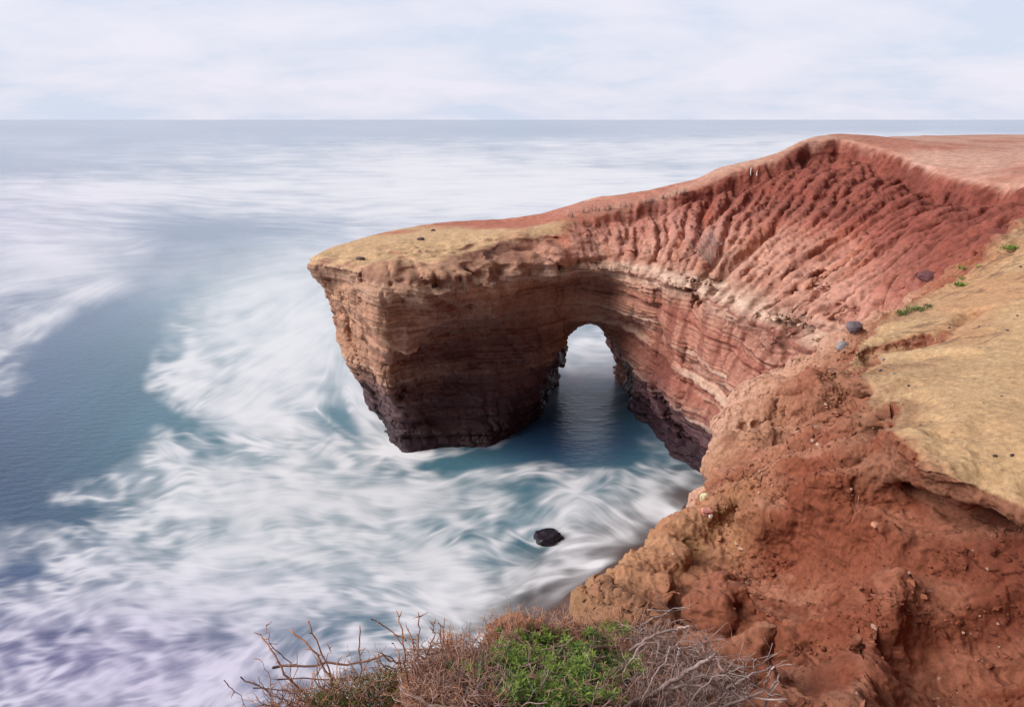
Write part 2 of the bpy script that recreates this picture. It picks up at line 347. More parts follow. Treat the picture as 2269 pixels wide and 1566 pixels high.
def hit(u, v, h, t0=1.5, t1=60.):
    """first point of the sight line through (u, v) that lies on the height surface h"""
    t = np.linspace(t0, t1, 3000); p = np.array(up(u, v, t=1.0)) - (0, 0, HC)
    q = p[None] * t[:, None] + (0, 0, HC)
    k = np.argmax(q[:, 2] < h(q[:, 0], q[:, 1])); return tuple(q[k])
def line_dist(P, X, Y):
    d = np.full(X.shape, 1e9)
    for a, b in zip(P[:-1], P[1:]):
        ex, ey = b[0] - a[0], b[1] - a[1]; t = np.clip(((X - a[0]) * ex + (Y - a[1]) * ey) / (ex * ex + ey * ey), 0, 1)
        d = np.minimum(d, np.hypot(X - a[0] - ex * t, Y - a[1] - ey * t))
    return d
def levels_sdf(C, X, Y):
    return [(z, np.min([poly_sdf(chaikin(p, 2), X, Y) for p in C[z]], axis=0).astype(np.float32)) for z in sorted(C)]
def level_at(Ls, z):
    zs = [a for a, _ in Ls]
    if z <= zs[0]: return Ls[0][1]
    if z >= zs[-1]: return Ls[-1][1]
    i = max(j for j in range(len(zs)) if zs[j] <= z); t = (z - zs[i]) / (zs[i + 1] - zs[i])
    return Ls[i][1] * (1 - t) + Ls[i + 1][1] * t
def strata_h(x, y, z):
    """height in the bedding: the beds sag gently to the arch and roll a little"""
    return z + 0.035 * (x + 4) - 0.03 * (y - 26) + 0.18 * np.sin(x * 0.33 + 1.0) + 0.25 * (vn(x * .16, y * .16, z * .2, 5) - .5)
def bed(s, f, seed):
    """hard and soft beds: a step-like one dimensional noise"""
    r = vn(s * f, 0.37 + seed * 1.7, 0.5, seed)
    return sstep(0.3, 0.7, r) * 2 - 1
def axis(a, b, h, grow_to=None, g=1.07):
    r = list(np.arange(a, b, h))
    if grow_to:
        while r[-1] < grow_to: h *= g; r.append(r[-1] + h)
    return np.array(r)
BC = (3.2, 18.5)            # centre of the bay: the gullies of the bowl run down towards it
def gullies(x, y, z, s=11):
    dx = x - BC[0]; dy = y - BC[1]; r = np.hypot(dx, dy) + 1e-3; th = np.arctan2(dy, dx)
    q = th * 12 + 0.35 * (vn(x * .5, y * .5, z * .3, 8) - .5) * 2
    a = ridged(q * 1.15, r * 0.16, 0.1 * z, 3, s)
    b = 1 - np.abs(vn(q * 2.6, r * .35, z * .25, s + 4) * 2 - 1) * 2
    return 0.75 * a + 0.4 * b
HOLLOWS = [(-.7, 26.2, 3.9, 2.8, 2.2, 2.2, 1.5), (-5.9, 25.6, 1.2, 1.0, 1.4, 2.6, .45), (1.8, 28.6, 5.4, 2.4, 1.8, 1.2, 1.1), (6.6, 25.5, .7, 1.6, 4.5, 1.5, .6), (-3.6, 24.9, 6.0, .8, .8, .7, .5), (5.2, 27.0, 4.6, 1.4, 2.6, 1.6, .6)]
def head_field(gx, gy, gz):
    X, Y = np.meshgrid(gx, gy, indexing='ij'); Wq = .4 * fbm(X * .5, Y * .5, 0 * X, 3, 120)
    Ls = levels_sdf(C, X, Y)
    Hh = h_head(X, Y).astype(np.float32)
    F = np.empty((len(gx), len(gy), len(gz)), np.float32)
    gyx, gyy = np.gradient(Hh, gx, gy); sl = 1 / np.sqrt(1 + gyx ** 2 + gyy ** 2)
    for k, z in enumerate(gz):
        F[:, :, k] = smax((z - Hh) * sl, level_at(Ls, z), 0.35)
        for cx, cy, cz, rx, ry, rz, am in HOLLOWS:
            if abs(z - cz) < 2.0 * rz:
                F[:, :, k] += am * np.exp(-(((X + Wq - cx) / rx) ** 2 + ((Y - Wq - cy) / ry) ** 2 + ((z - cz) / rz) ** 2) ** 1.3)
    # carve in the narrow band
    I = np.argwhere(np.abs(F) < 0.75); x = gx[I[:, 0]]; y = gy[I[:, 1]]; z = gz[I[:, 2]]
    near = (x < 24) & (y < 48); I = I[near]; x = x[near]; y = y[near]; z = z[near]
    f = F[I[:, 0], I[:, 1], I[:, 2]]; h = Hh[I[:, 0], I[:, 1]]; sw = sl[I[:, 0], I[:, 1]]
    s = strata_h(x, y, z)
    rl = 28.2 + .57 * (np.clip(x, -9, 4) + .8) + .5 * fbm(x * .6, y * .6, 0 * z, 3, 122)
    wall = sstep(0.35, 0.05, z - np.where(x < 4, 7.4 + 1.0 * sstep(.2, -.4, y - rl) * sstep(4, 2.5, x), 7.4 + 0.10 * (x - 4))) * np.maximum(sstep(0.0, 0.25, h - z), sstep(.3, -.3, y - rl) * sstep(4.5, 3, x))       # layered wall zone
    s = s + .16 * fbm(x * .6, y * .6, z * .9, 3, 121)
    gv, gd = blocks(x * .85 + .25 * z, y * .85 - .6 * z, 0 * z, 10)
    f = f - wall * .24 * (gv - .5) * sstep(0, .2, gd)
    fv, fd = blocks(x * .36 + .3 * z, y * .36, 0 * z, 9)
    f = f - wall * (.75 * (fv - .5) * sstep(0, .25, fd) - .10 * sstep(.06, 0, fd))
    led = (0.20 * bed(s, .8, 2) + .10 * bed(s, 1.9, 3) + 0.06 * bed(s, 3.6, 6)) * (0.1 + 1.4 * vn(x * .35, y * .35, z * .5, 9))
    cover = 0.6 * fbm(x * .45, y * .45, z * .35, 3, 20)
    f = f + wall * (led * (0.5 + vn(x * .3, y * .3, z * .1, 12)) + 0.28 * cover)
    f = f + wall * 0.35 * np.exp(-((s - 7.05) / 0.33) ** 2) * sstep(-2, 2, x) * 0.7       # dark slot under the pale lip
    f = f - wall * 0.22 * np.exp(-((z - 7.55) / 0.3) ** 2)
    kb = np.floor(s * 1.55 + .35 * vn(x * .5, y * .5, z * 0, 71))
    bv, bd = blocks(x * .62, y * .62, kb, 3)
    lipb = .35 + 1.1 * np.exp(-((z - 7.1) / .55) ** 2)
    f = f - wall * ((bv - .5) * .34 * lipb - .12 * sstep(.10, .0, bd) * lipb)
    f = f - wall * .36 * (ridged(x * .42, y * .42, z * .9, 3, 78) - .2) * np.exp(-((z - 7.0) / .8) ** 2)
    crk = ridged(x * .35, y * .35, z * .12, 2, 73)
    f = f + wall * .22 * sstep(.55, .9, crk)
    slope = sstep(-.2, .3, z - 7.2 - .07 * (x - 4).clip(0)) * sstep(1.5, 4.5, x) * sstep(-.4, .2, poly_sdf(RIMB, x, y))
    rimd = sstep(-.1, 1.3, poly_sdf(RIMB, x, y))
    f = f - slope * rimd * (.10 * (ridged(x * 1.3, y * 1.3, z * 1.3, 3, 74) - .2)) + slope * (1 - rimd) * .1 * (1 + fbm(x * 1.1, y * 1.1, z * 1.1, 3, 79))
    rough = sstep(6.9, 7.2, z) * sstep(8.5, 5.5, x) * sstep(30.6, 28.4, y - .12 * x + 1.2 * fbm(x * .4, y * .4, 0 * z, 2, 76))
    rb, rbd = blocks(x * .9, y * .9 + z * .5, np.floor(z * 2.2), 13)
    f = f - rough * (.24 * (ridged(x * .7, y * .9, z * .7, 3, 75) - .25) + .24 * (rb - .5) * sstep(0, .2, rbd))
    f = f + 0.12 * fbm(x * .9, y * .9, z * .9, 3, 31) * (0.35 + slope + wall)
    F[I[:, 0], I[:, 1], I[:, 2]] = f
    return F
gx = axis(-10, 19, .09, 96); gy = axis(11, 37, .09, 86); gz = np.arange(-1.3, 12.9, .09)
F = head_field(gx, gy, gz)
F[:, :, 0] = 1; F[-1] = 1; F[:, -1] = 1; F[:, 0] = 1
v, f = surface_nets(F, gx, gy, gz); del F
me = subdiv(mk_mesh('headland', v, f), 1)
c, no = co_no(me); x, y, z = c.T.astype(np.float32)
s = strata_h(x, y, z); nz = no[:, 2]
dist = np.hypot(x, y)
det = sstep(60, 40, dist)
steep = sstep(0.75, 0.45, nz)
lipz = 7.3 + 0.07 * np.clip(x - 4, 0, 20)
wall = sstep(0.5, -0.1, z - lipz) * steep
s = s + .12 * fbm(x * .6, y * .6, z * .9, 3, 121)
fine = 0.045 * bed(s, 7, 3) + 0.03 * bed(s, 16, 8) + 0.02 * bed(s, 31, 4)
dsp = wall * fine * (.55 + .45 * sstep(-2, 3, x)) * (0.2 + 1.1 * vn(x * .8, y * .8, z * .8, 14)) + 0.07 * fbm(x * 2.1, y * 2.1, z * 2.6, 4, 40) * (0.25 + 0.75 * steep)
rimd = poly_sdf(RIMB, x, y); slope = sstep(-.3, .3, rimd) * sstep(-0.2, 0.4, z - lipz) * sstep(1.5, 4, x)
dsp = dsp + slope * .05 * (ridged(x * 5.2, y * 5.2, z * 4, 3, 57) - .3)
dsp = dsp + slope * (0.06 * (gullies(x, y, z, 55) - .3) + .04 * ridged(x * 2.4, y * 2.4, z * 1.2, 3, 56))
bv, bd = blocks(x * 1.5, y * 1.5, np.floor(s * 4.2), 7)
dsp = dsp + wall * ((bv - .5) * .10 - .07 * sstep(.12, 0, bd)) * (.3 + .7 * sstep(.35, .6, vn(x * .5, y * .5, z * .8, 15)))
c2 = c + no * (dsp * det)[:, None]
me.vertices.foreach_set('co', c2.astype(np.float32).ravel())
# --- rock colours (bed by bed)
def lin(*c): return srgb(*c)
TAN, BRN, PUR, WHT, RED, RED2, YEL, PNK = [lin(*q) for q in [(186, 142, 118), (120, 80, 70), (66, 46, 58), (220, 190, 170), (148, 70, 58), (178, 104, 88), (206, 170, 132), (206, 158, 138)]]
b1 = vn(s * 1.9, .3, .3, 21); b2 = vn(s * 6.5, .3, .8, 22); b3 = vn(s * 17, .1, .2, 23)
blot = fbm(x * .35, y * .35, z * .5, 4, 60)
col = clerp(np.tile(BRN, (len(x), 1)), TAN, sstep(.25, .75, b1 * .6 + b2 * .4 + blot * .35))
col = clerp(col, WHT, sstep(.62, .85, b2 * .6 + b1 * .4) * 0.5)
col = clerp(col, BRN * .55, sstep(.66, .8, b3 * .7 + b2 * .3) * 0.5)
redw = sstep(1.5, 6.5, x + blot * 2.0 - (y - 28) * .15)                                # iron staining on the mainland wall
streak = vn(np.arctan2(y - BC[1], x - BC[0]) * 26, z * .25, .5, 25)
rcol = clerp(np.tile(RED, (len(x), 1)), PNK, sstep(.35, .8, b1 * .5 + b2 * .5))
rcol = clerp(rcol, RED * .62, sstep(.5, .75, streak * .7 + .3 * b2) * .7)
rcol = clerp(rcol, RED * .45, sstep(.60, .72, b3 * .6 + .4 * b2) * .6)
rcol = clerp(rcol, WHT, sstep(.60, .76, b2 * .55 + b1 * .45 + blot * .25) * .7) * .93
col = clerp(col, rcol, redw * .9)
pale = np.exp(-((z - lipz + .35 + .3 * blot) / .42) ** 2)
col = clerp(col, lin(222, 176, 140), sstep(.5, .8, b1 * .5 + b2 * .5) * sstep(4.5, 6.5, z) * sstep(-.2, .5, blot + .1) * .45)
col = clerp(col, WHT, pale * (.25 + .6 * sstep(-1, 3, x)) * sstep(.25, .65, b2 * .6 + b3 * .4))
recess_shade = np.exp(-(((x + .9) / 3.2) ** 2 + ((z - 3.6) / 2.6) ** 2) ** 2) * sstep(5, 3, x)
col = clerp(col, lin(104, 74, 72), recess_shade * .55)  # shade of the hollowed pillar face put into the rock colour
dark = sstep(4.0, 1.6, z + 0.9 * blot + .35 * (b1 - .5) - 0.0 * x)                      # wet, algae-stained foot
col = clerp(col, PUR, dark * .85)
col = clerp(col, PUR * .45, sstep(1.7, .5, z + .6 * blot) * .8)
# soils of the bowl
above = sstep(-.15, .35, z - lipz + .25 * blot) * sstep(-1, 3, x)
up2 = z - lipz
soil = clerp(np.tile(lin(192, 136, 112), (len(x), 1)), lin(172, 96, 78), sstep(.4, 1.5, up2 + .5 * blot))
soil = clerp(soil, lin(144, 80, 68), sstep(1.0, 2.4, up2 + .7 * blot + .12 * (x - 8)))
soil = clerp(soil, lin(98, 50, 46), sstep(.5, .8, vn(x * .6, y * .6, z * 1.6, 28)) * sstep(1.2, 2.2, up2) * .55)
gl = gullies(x, y, z)
soil = clerp(soil, lin(204, 158, 144), sstep(-.1, .6, gl + blot * .6) * sstep(2.6, .6, up2 + (x - 9) * .15) * .55)
soil = clerp(soil, lin(154, 92, 76), sstep(-.1, .5, fbm(x * .5, y * .5, z * 1.5, 3, 64)) * .5)
col = clerp(col, soil, above)
flat = sstep(0.90, 0.98, nz)
top = clerp(np.tile(YEL, (len(x), 1)), lin(184, 116, 96), sstep(-.1, .35, fbm(x * .35, y * .35, 0 * z, 4, 70) + (y - 31.5) * .16 + (x + 1) * .05))
col = clerp(col, top, sstep(.72, .92, nz) * sstep(6.8, 7.2, z) * sstep(3.2, 1.0, x + .4 * blot) * sstep(-.25, .35, y - (27.9 + .57 * (np.clip(x, -9, 4) + .8)) + 1.3 * blot))
col = clerp(col, clerp(np.tile(lin(186, 126, 108), (len(x), 1)), lin(204, 160, 142), sstep(-.4, .3, blot)), sstep(.0, -.25, rimd + .12 * blot) * sstep(2, 4, x))
col = clerp(col, lin(112, 58, 48), np.exp(-((rimd - .25) / .3) ** 2) * sstep(4, 7, x) * sstep(-.3, .3, fbm(x * 1.2, y * 1.2, z * 2, 3, 65)) * .6)  # dark shading of the notched rim scarp put into the soil colour
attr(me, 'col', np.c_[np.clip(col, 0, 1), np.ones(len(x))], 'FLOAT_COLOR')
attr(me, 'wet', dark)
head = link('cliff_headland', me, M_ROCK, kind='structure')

# ------------------------------------------------------------------ near cliff
RIM = [(3.25, 8.9), (2.5, 8.0), (2.45, 7.1), (2.25, 6.5), (1.65, 5.95), (1.0, 5.45), (.75, 4.9), (0.45, 3.9), (-.1, 3.2), (-.6, 2.45), (-.9, 1.8), (-1.7, .7), (-4.5, 0), (-7, -3), (-7, -9), (24, -9), (24, 19), (12, 15.5), (9, 13.6), (7.4, 12.3), (5.9, 11.3), (4.5, 9.9)]
FP = [up(u, v, t=t) for u, v, t in [
    (1640, 870, 9.5), (1540, 980, 8.8), (1530, 1080, 8), (1510, 1160, 7.3), (1430, 1240, 6.7), (1340, 1295, 6.25), (1300, 1360, 5.6), (1380, 1320, 6.0),
    (1780, 825, 10.5), (1880, 765, 12), (1900, 735, 13.6), (1990, 690, 12), (2160, 600, 12.6), (2060, 610, 15),
    (1800, 870, 8.2), (1750, 1000, 7.1), (1900, 1000, 6.2), (1700, 900, 8.5), (1620, 1050, 7.6), (1600, 1150, 7.1),
    (1700, 1150, 6.2), (1900, 1200, 5.3), (2100, 1200, 5.0), (2269, 1160, 4.6), (2050, 1080, 5.4), (1500, 1300, 6.2),
    (1450, 1380, 5.6), (1550, 1420, 5.2), (1700, 1400, 5.0), (1850, 1350, 4.9), (2200, 1350, 4.6), (2000, 1500, 4.1), (1800, 1566, 4.1), (2269, 1500, 4.3), (1650, 1566, 4.0),
    (1300, 1440, 4.7), (1200, 1460, 4.1), (1100, 1470, 4.0), (900, 1540, 3.5), (760, 1610, 3.2), (1200, 1600, 3.0), (900, 1680, 2.8), (1500, 1566, 3.9)]]
FP += [(0, 0, 11.2), (-3, 0, 10.0), (3, 0, 10.4), (6, 0, 10.9), (10, 0, 11.0), (12, 6, 11.0), (22, 0, 11), (22, 17, 11.3), (-6, -6, 11.4), (10, -8, 11.4), (5, 3, 10.5), (7, 6, 10.6)]
h_low = rbf(FP, .01)
_gx = np.arange(-3.0, 9.5, .055); _gy = np.arange(-1.5, 13.5, .055); _X, _Y = np.meshgrid(_gx, _gy, indexing='ij'); _H = h_low(_X, _Y)
_a = _X * .6 + _Y * .8; _b = _X * .8 - _Y * .6; _w = .6 * (vn(_X * .7, _Y * .7, 0 * _X, 34) - .5)
_m0 = 1 - .9 * sstep(4.8, 4.0, _Y) * sstep(1.7, 1.0, _X)
_mm = _m0 * (.2 + .8 * sstep(.15, 1.3, -poly_sdf(RIM, _X, _Y)))
_H = _H - .06 * (1 - _m0) + _mm * (.44 * (ridged((_a + _w) * 1.2, _b * .22, 0 * _X, 2, 33) - .3) + .20 * (ridged((_a + _w) * 3.1, _b * .45, 0 * _X, 2, 36) - .3) + .22 * fbm(_X * .6, _Y * .6, 0 * _X, 3, 90)) + .015 * fbm(_X * 5, _Y * 5, 0 * _X, 2, 92)
_H2 = erode(_H, .055, 60, 6000, 60, 9, cap=7, er=.3, dep=.05, dmax=.03, inertia=.15); _H2 = _H + .5 * _mm * (blur(_H2, 2) - _H)
h_low0 = h_low; h_low = grid_fn(_H2, -3.0, -1.5, .055, h_low)
LP = [up(u, v, t=t) for u, v, t in [(2269, 520, 11.5), (2200, 600, 9.6), (2269, 700, 7.4), (2100, 700, 8.8), (2000, 770, 8.1), (2130, 640, 10.5), (1990, 700, 10.5),
                                    (1900, 818, 7.5), (2000, 870, 6.3), (2269, 900, 5.0), (2150, 1000, 4.75), (2269, 1080, 4.2), (2100, 1070, 4.7), (1960, 900, 5.9)]]
LP += [(8, 0, 11.3), (12, 8, 11.6), (14, 0, 11.6), (12, 14, 11.5)]
h_led = rbf(LP, .05)
LEDR = [up(u, v, t=t)[:2] for u, v, t in [(2400, 1140, 3.9), (2269, 1095, 4.15), (2180, 1090, 4.4), (2100, 1075, 4.7), (2050, 1010, 5.0), (1985, 935, 5.7), (1980, 885, 6.1), (1900, 835, 7.3), (1860, 812, 8.0),
                                           (1960, 728, 10.3), (2130, 640, 11), (2200, 600, 11.2), (2269, 520, 12.5)]] + [(12, 15), (22, 16), (22, -3), (4.6, -3)]
STROKES = [([hit(u, v, h_low) for u, v in P], r, am) for P, r, am in [
    ([(1900, 860), (1850, 925), (1780, 965)], .16, -.55), ([(1850, 835), (1790, 900), (1755, 950)], .22, .3),
    ([(1960, 905), (1800, 985), (1700, 1060), (1620, 1130), (1580, 1195), (1530, 1300), (1480, 1400)], .14, .26),
    ([(1632, 1135), (1590, 1190), (1560, 1240), (1535, 1330), (1520, 1390)], .08, -.35),
    ([(1790, 1085), (1710, 1120), (1670, 1170)], .14, .28), ([(1640, 1215), (1700, 1235), (1780, 1280)], .3, -.5),
    ([(1620, 1260), (1600, 1350), (1560, 1440)], .12, .2), ([(1710, 1330), (1690, 1430), (1640, 1560)], .09, -.22),
    ([(1800, 1310), (1805, 1420), (1780, 1540)], .13, -.5), ([(1850, 1330), (1870, 1420), (1830, 1566)], .16, .25),
    ([(2010, 1330), (1940, 1400), (1890, 1470), (1850, 1566)], .11, .28), ([(2060, 1370), (2040, 1450), (1980, 1520), (1960, 1600)], .12, -.45),
    ([(2130, 1250), (2150, 1290)], .2, -.45), ([(2300, 1380), (2240, 1480), (2220, 1580)], .38, -.75), ([(2120, 1400), (2100, 1560)], .15, .2),
    ([(1935, 1010), (1990, 1020)], .14, .22), ([(1930, 1110), (2010, 1110)], .12, -.2), ([(2110, 1130), (2200, 1150), (2300, 1180)], .22, -.3),
    ([(1720, 870), (1640, 960), (1590, 1030), (1560, 1120)], .05, -.14), ([(1760, 900), (1700, 980), (1620, 1080)], .05, -.18), ([(1690, 880), (1610, 970), (1560, 1050)], .08, .12),
    ([(1540, 1200), (1470, 1280), (1430, 1370)], .04, -.10), ([(1560, 1140), (1490, 1215), (1400, 1290)], .03, -.08)]]
_rs = np.random.RandomState(4)
for _u in range(1440, 1900, 34):          # rain runnels on the lower part of the near face
    _v0 = 1270 + _rs.uniform(-50, 60) - .08 * (_u - 1440); _p = [(_u + 62 + _rs.uniform(-8, 8), _v0), (_u + 34 + _rs.uniform(-10, 10), _v0 + 95), (_u + 12 + _rs.uniform(-10, 10), _v0 + 190), (_u + _rs.uniform(-12, 12), _v0 + 290)]
    STROKES.append(([hit(a, b, h_low) for a, b in _p], _rs.uniform(.028, .05), -_rs.uniform(.09, .2)))
for _k in range(13):                       # and on its pale upper edge
    _u = 1600 + _k * 17; _v0 = 905 + _rs.uniform(-20, 30) + _k * 3; _p = [(_u + 70, _v0 - 25), (_u + 20, _v0 + 45 + _rs.uniform(-8, 8)), (_u - 30, _v0 + 105 + _rs.uniform(-10, 10)), (_u - 52, _v0 + 165)]
    STROKES.append(([hit(a, b, h_low) for a, b in _p], _rs.uniform(.03, .05), -_rs.uniform(.07, .15)))
PITS = [([hit(u, v, h_led) for u, v in P], r, am) for P, r, am in [
    ([(1850, 808), (1920, 785), (1990, 768), (2045, 752)], .3, -.85), ([(2050, 750), (2120, 715), (2160, 690)], .12, -.14), ([(1990, 930), (1960, 880)], .2, -.15),
    ([(2100, 955), (2170, 950)], .12, -.07), ([(1700, 730), (1890, 745)], .2, -.1)]]
def at(u, v, h, back=0.):
    p = hit(u, v, h); return (p[0], p[1] + back, p[2])
CARVE = [([at(1848, 806, h_led), at(1920, 786, h_led), at(1985, 770, h_led), at(2040, 752, h_led)], .27), ([at(1950, 770, h_led), at(2030, 745, h_led)], .25),
         ([at(2000, 965, h_low, .1), at(2060, 1060, h_low, .1), at(2130, 1115, h_low, .1), at(2210, 1140, h_low, .1), at(2330, 1165, h_low, .1)], .17),
         ([at(1905, 865, h_low), at(1945, 905, h_low)], .2), ([at(1650, 1225, h_low), at(1720, 1250, h_low)], .24), ([at(2240, 1500, h_low), at(2300, 1400, h_low)], .4)]
def seg3(P, x, y, z):
    d = np.full(x.shape, 1e9)
    for a, b in zip(P[:-1], P[1:]):
        a = np.array(a); e = np.array(b) - a; q = e @ e
        t = np.clip(((x - a[0]) * e[0] + (y - a[1]) * e[1] + (z - a[2]) * e[2]) / q, 0, 1)
        d = np.minimum(d, (x - a[0] - e[0] * t) ** 2 + (y - a[1] - e[1] * t) ** 2 + (z - a[2] - e[2] * t) ** 2)
    return np.sqrt(d)
def near_field(gx, gy, gz):
    X, Y = np.meshgrid(gx, gy, indexing='ij')
    d0 = poly_sdf(chaikin(RIM, 1), X, Y); dl = poly_sdf(chaikin(LEDR, 2), X, Y)
    hl = h_low(X, Y); hy = h_led(X, Y)
    for P, r, am in PITS:
        hy = hy + (am if r < .25 else 0) * np.exp(-(line_dist([q[:2] for q in P], X, Y) / r) ** 2)
    g = np.gradient(hl, gx, gy); s1 = 1 / np.sqrt(1 + g[0] ** 2 + g[1] ** 2)
    F = np.empty((len(gx), len(gy), len(gz)), np.float32)
    for k, zz in enumerate(gz):
        a = smax((zz - hl) * s1, (d0 + .12 - .2 * max(0, 8.8 - zz)) * .95, .18)
        b = smax(zz - hy, dl - .1 + .3 * max(0., 10.7 - zz), .16)
        F[:, :, k] = smin(a, b, .12)
    I = np.argwhere(np.abs(F) < .5); x = gx[I[:, 0]]; y = gy[I[:, 1]]; z = gz[I[:, 2]]
    f = F[I[:, 0], I[:, 1], I[:, 2]]
    led = sstep(0.35, -.15, dl[I[:, 0], I[:, 1]]) * sstep(-.35, -.1, z - hy[I[:, 0], I[:, 1]])
    q = flute(x, y, z)
    rimn = sstep(1.1, .2, -d0[I[:, 0], I[:, 1]])
    wob = (.14 + .12 * rimn) * (q - .1) + .03 * rimn * ridged(x * 2.1, y * 2.1, z * 3.2, 3, 96) + .06 * ridged(x * 1.3, y * 1.3, z * .8, 3, 99) + .10 * fbm(x * .8, y * .8, z * .8, 3, 94) + .04 * ridged(x * 2.2, y * 2.2, z * 1.6, 2, 95)
    f = f - wob * (1 - .93 * led) * .9 - led * .04 * fbm(x * .8, y * .8, z, 3, 91)
    wx_ = x + .10 * fbm(x * 2.2, y * 2.2, z * 2.2, 3, 97); wy_ = y + .10 * fbm(x * 2.2, y * 2.2, z * 2.2, 3, 98)
    for P, r, am in STROKES:
        d = seg3(P, wx_, wy_, z)
        f = f - (am * .95 * np.exp(-(d / (r * 1.45)) ** 2) if am < 0 else .5 * am * np.exp(-d / (r * 1.5)))
    for P, r in CARVE: f = smax(f, r - seg3(P, wx_, wy_, z), .07)
    F[I[:, 0], I[:, 1], I[:, 2]] = f
    return F
def flute(x, y, z, s=33, k=1.0):
    """gullies of the near face: they run down towards the beach, to the lower left"""
    a = x * .80 - y * .6; b = x * .6 + y * .8
    a, b = b, a     # b runs down slope
    wv = .5 * (vn(x * .8, y * .8, z * .8, s + 1) - .5)
    return ridged((a + wv) * 1.7 * k, b * .45 * k, z * .5 * k, 2, s)
gx = np.r_[np.arange(-4.6, -1.6, .12), axis(-1.6, 7.0, .042, 23)]; gy = np.r_[np.arange(-2.0, 1.2, .12), axis(1.2, 12.5, .044, 18.5)]; gz = np.r_[np.arange(-1.2, 7.0, .16), np.arange(7.0, 12.0, .042)]
F = near_field(gx, gy, gz)
F[0] = 1; F[-1] = 1; F[:, 0] = 1; F[:, -1] = 1; F[:, :, 0] = 1; F[:, :, -1] = 1
v, f = surface_nets(F, gx, gy, gz); del F
me = subdiv(mk_mesh('near_cliff', v, f), 2)
c, no = co_no(me); x, y, z = c.T; nz = no[:, 2]
dl = poly_sdf(chaikin(LEDR, 1), x, y); hy = h_led(x, y)
ledge = sstep(.3, -.05, dl + .24 * fbm(x * 1.7, y * 1.7, z, 5, 77, .6)) * sstep(-.28, -.12, z - hy) * sstep(.5, .8, nz)
bl = fbm(x * .8, y * .8, z * .8, 5, 80); b5 = fbm(x * 3.3, y * 3.3, z * 3.3, 4, 81)
aa_ = x * .6 + y * .8 + .12 * b5; bb_ = x * .8 - y * .6
ck2, cd2 = blocks(aa_ * 2.0 + .5 * z, bb_ * .55 + z * .5, 0 * x, 15)
crk, cd_ = blocks(aa_ * 5.5 + .9 * z, bb_ * 1.5 + z * 1.2, 0 * x, 5)
peb, pd_ = blocks(x * 16 + z * 9, y * 16 - z * 7, 0 * x, 6)
dsp = (1 - ledge * .85) * (.11 * (ck2 - .5) * sstep(0, .3, cd2) - .02 * sstep(.05, 0, cd2) - .016 * sstep(.07, 0, cd_) * sstep(-.1, .3, bl) + .012 * sstep(.8, 1, peb) * sstep(.0, .4, pd_) + .045 * (crk - .5) * sstep(0, .3, cd_) +.05 * fbm(x * 3.1, y * 3.1, z * 3.1, 5, 82, .6) + .045 * (ridged(x * 2.6, y * 2.6, z * 1.6, 4, 85) - .3) + .022 * (ridged(x * 9, y * 9, z * 8, 3, 88) - .3) + .035 * flute(x, y, z, 44, 2.6) + .012 * fbm(x * 16, y * 16, z * 16, 3, 83))
rimz = np.exp(-((dl + .12) / .22) ** 2) * sstep(-.5, -.1, z - hy)
dsp = dsp + ledge * .014 * fbm(x * 5, y * 5, z * 5, 5, 84, .6) + rimz * (.06 * (ridged(x * 3, y * 3, z * 3, 3, 89) - .4) + .025 * fbm(x * 11, y * 11, z * 11, 3, 93))
me.vertices.foreach_set('co', (c + no * dsp[:, None]).astype(np.float32).ravel())
base = clerp(np.tile(lin(142, 80, 58), (len(x), 1)), lin(158, 98, 76), sstep(-.35, .45, bl + .3 * b5))
base = clerp(base, lin(108, 56, 44), sstep(.1, .6, fbm(x * .6, y * .6, z * .9, 4, 86)) * .6)
base = clerp(base, lin(196, 142, 116), sstep(.15, .6, fbm(x * .7, y * .7, z * .7, 4, 87) + .5 * sstep(.6, .9, nz) - .2) * .5)
edge = sstep(.9, .1, np.abs(poly_sdf(RIM, x, y)) + .5 * bl) * sstep(10.3, 9.6, z)
edg2 = sstep(1.7, .3, np.abs(poly_sdf(RIM, x, y)) + .7 * bl) * sstep(10.4, 9.7, z)
base = clerp(base, lin(200, 158, 128), edg2 * sstep(6.2, 7.0, y) * .7)
base = clerp(base, lin(194, 152, 112), edge * sstep(6.4, 5.7, y) * .75)
base = clerp(base, lin(204, 160, 138), edge * sstep(6.6, 7.4, y) * .8)
base = clerp(base, lin(128, 96, 74), sstep(2.0, .6, x) * sstep(5.4, 4.4, y) * .5)
base = clerp(base, lin(180, 122, 98), sstep(.5, .9, nz + .25 * b5) * .35)
under = sstep(.5, .15, dl) * sstep(-.75, -.3, z - hy) * (1 - ledge)
base = clerp(base, lin(160, 116, 92), under * sstep(-.2, .3, b5 + .1) * .6)
yl = clerp(np.tile(lin(200, 164, 124), (len(x), 1)), lin(182, 148, 114), sstep(-.2, .5, bl))
yl = clerp(yl, lin(210, 176, 136), sstep(.0, .5, b5) * .5)
dirt = sstep(.15, .55, fbm(x * 1.4, y * 1.4, z, 5, 78, .6) + .25 * sstep(-.5, 0, dl))
yl = clerp(yl, lin(146, 108, 84), dirt * .65)
yl = clerp(yl, lin(186, 122, 88), sstep(.1, .5, fbm(x * .55 + 3, y * .55, z, 4, 71)) * .35)
yl = clerp(yl, lin(106, 76, 66), sstep(.90, .97, 1 - np.abs(fbm(x * .5 + y * .9, y * 2.6 - x * .9, 0 * z, 4, 72)) * 2.2) * sstep(-.1, .3, fbm(x * .5, y * .5, z, 2, 73)) * .55)
base = clerp(base, yl, ledge)
base = base * (.94 + .06 * ledge)[:, None]
attr(me, 'col', np.c_[np.clip(base, 0, 1), np.ones(len(x))], 'FLOAT_COLOR'); attr(me, 'wet', np.zeros(len(x)))
near = link('cliff_foreground', me, M_NEAR, kind='structure')
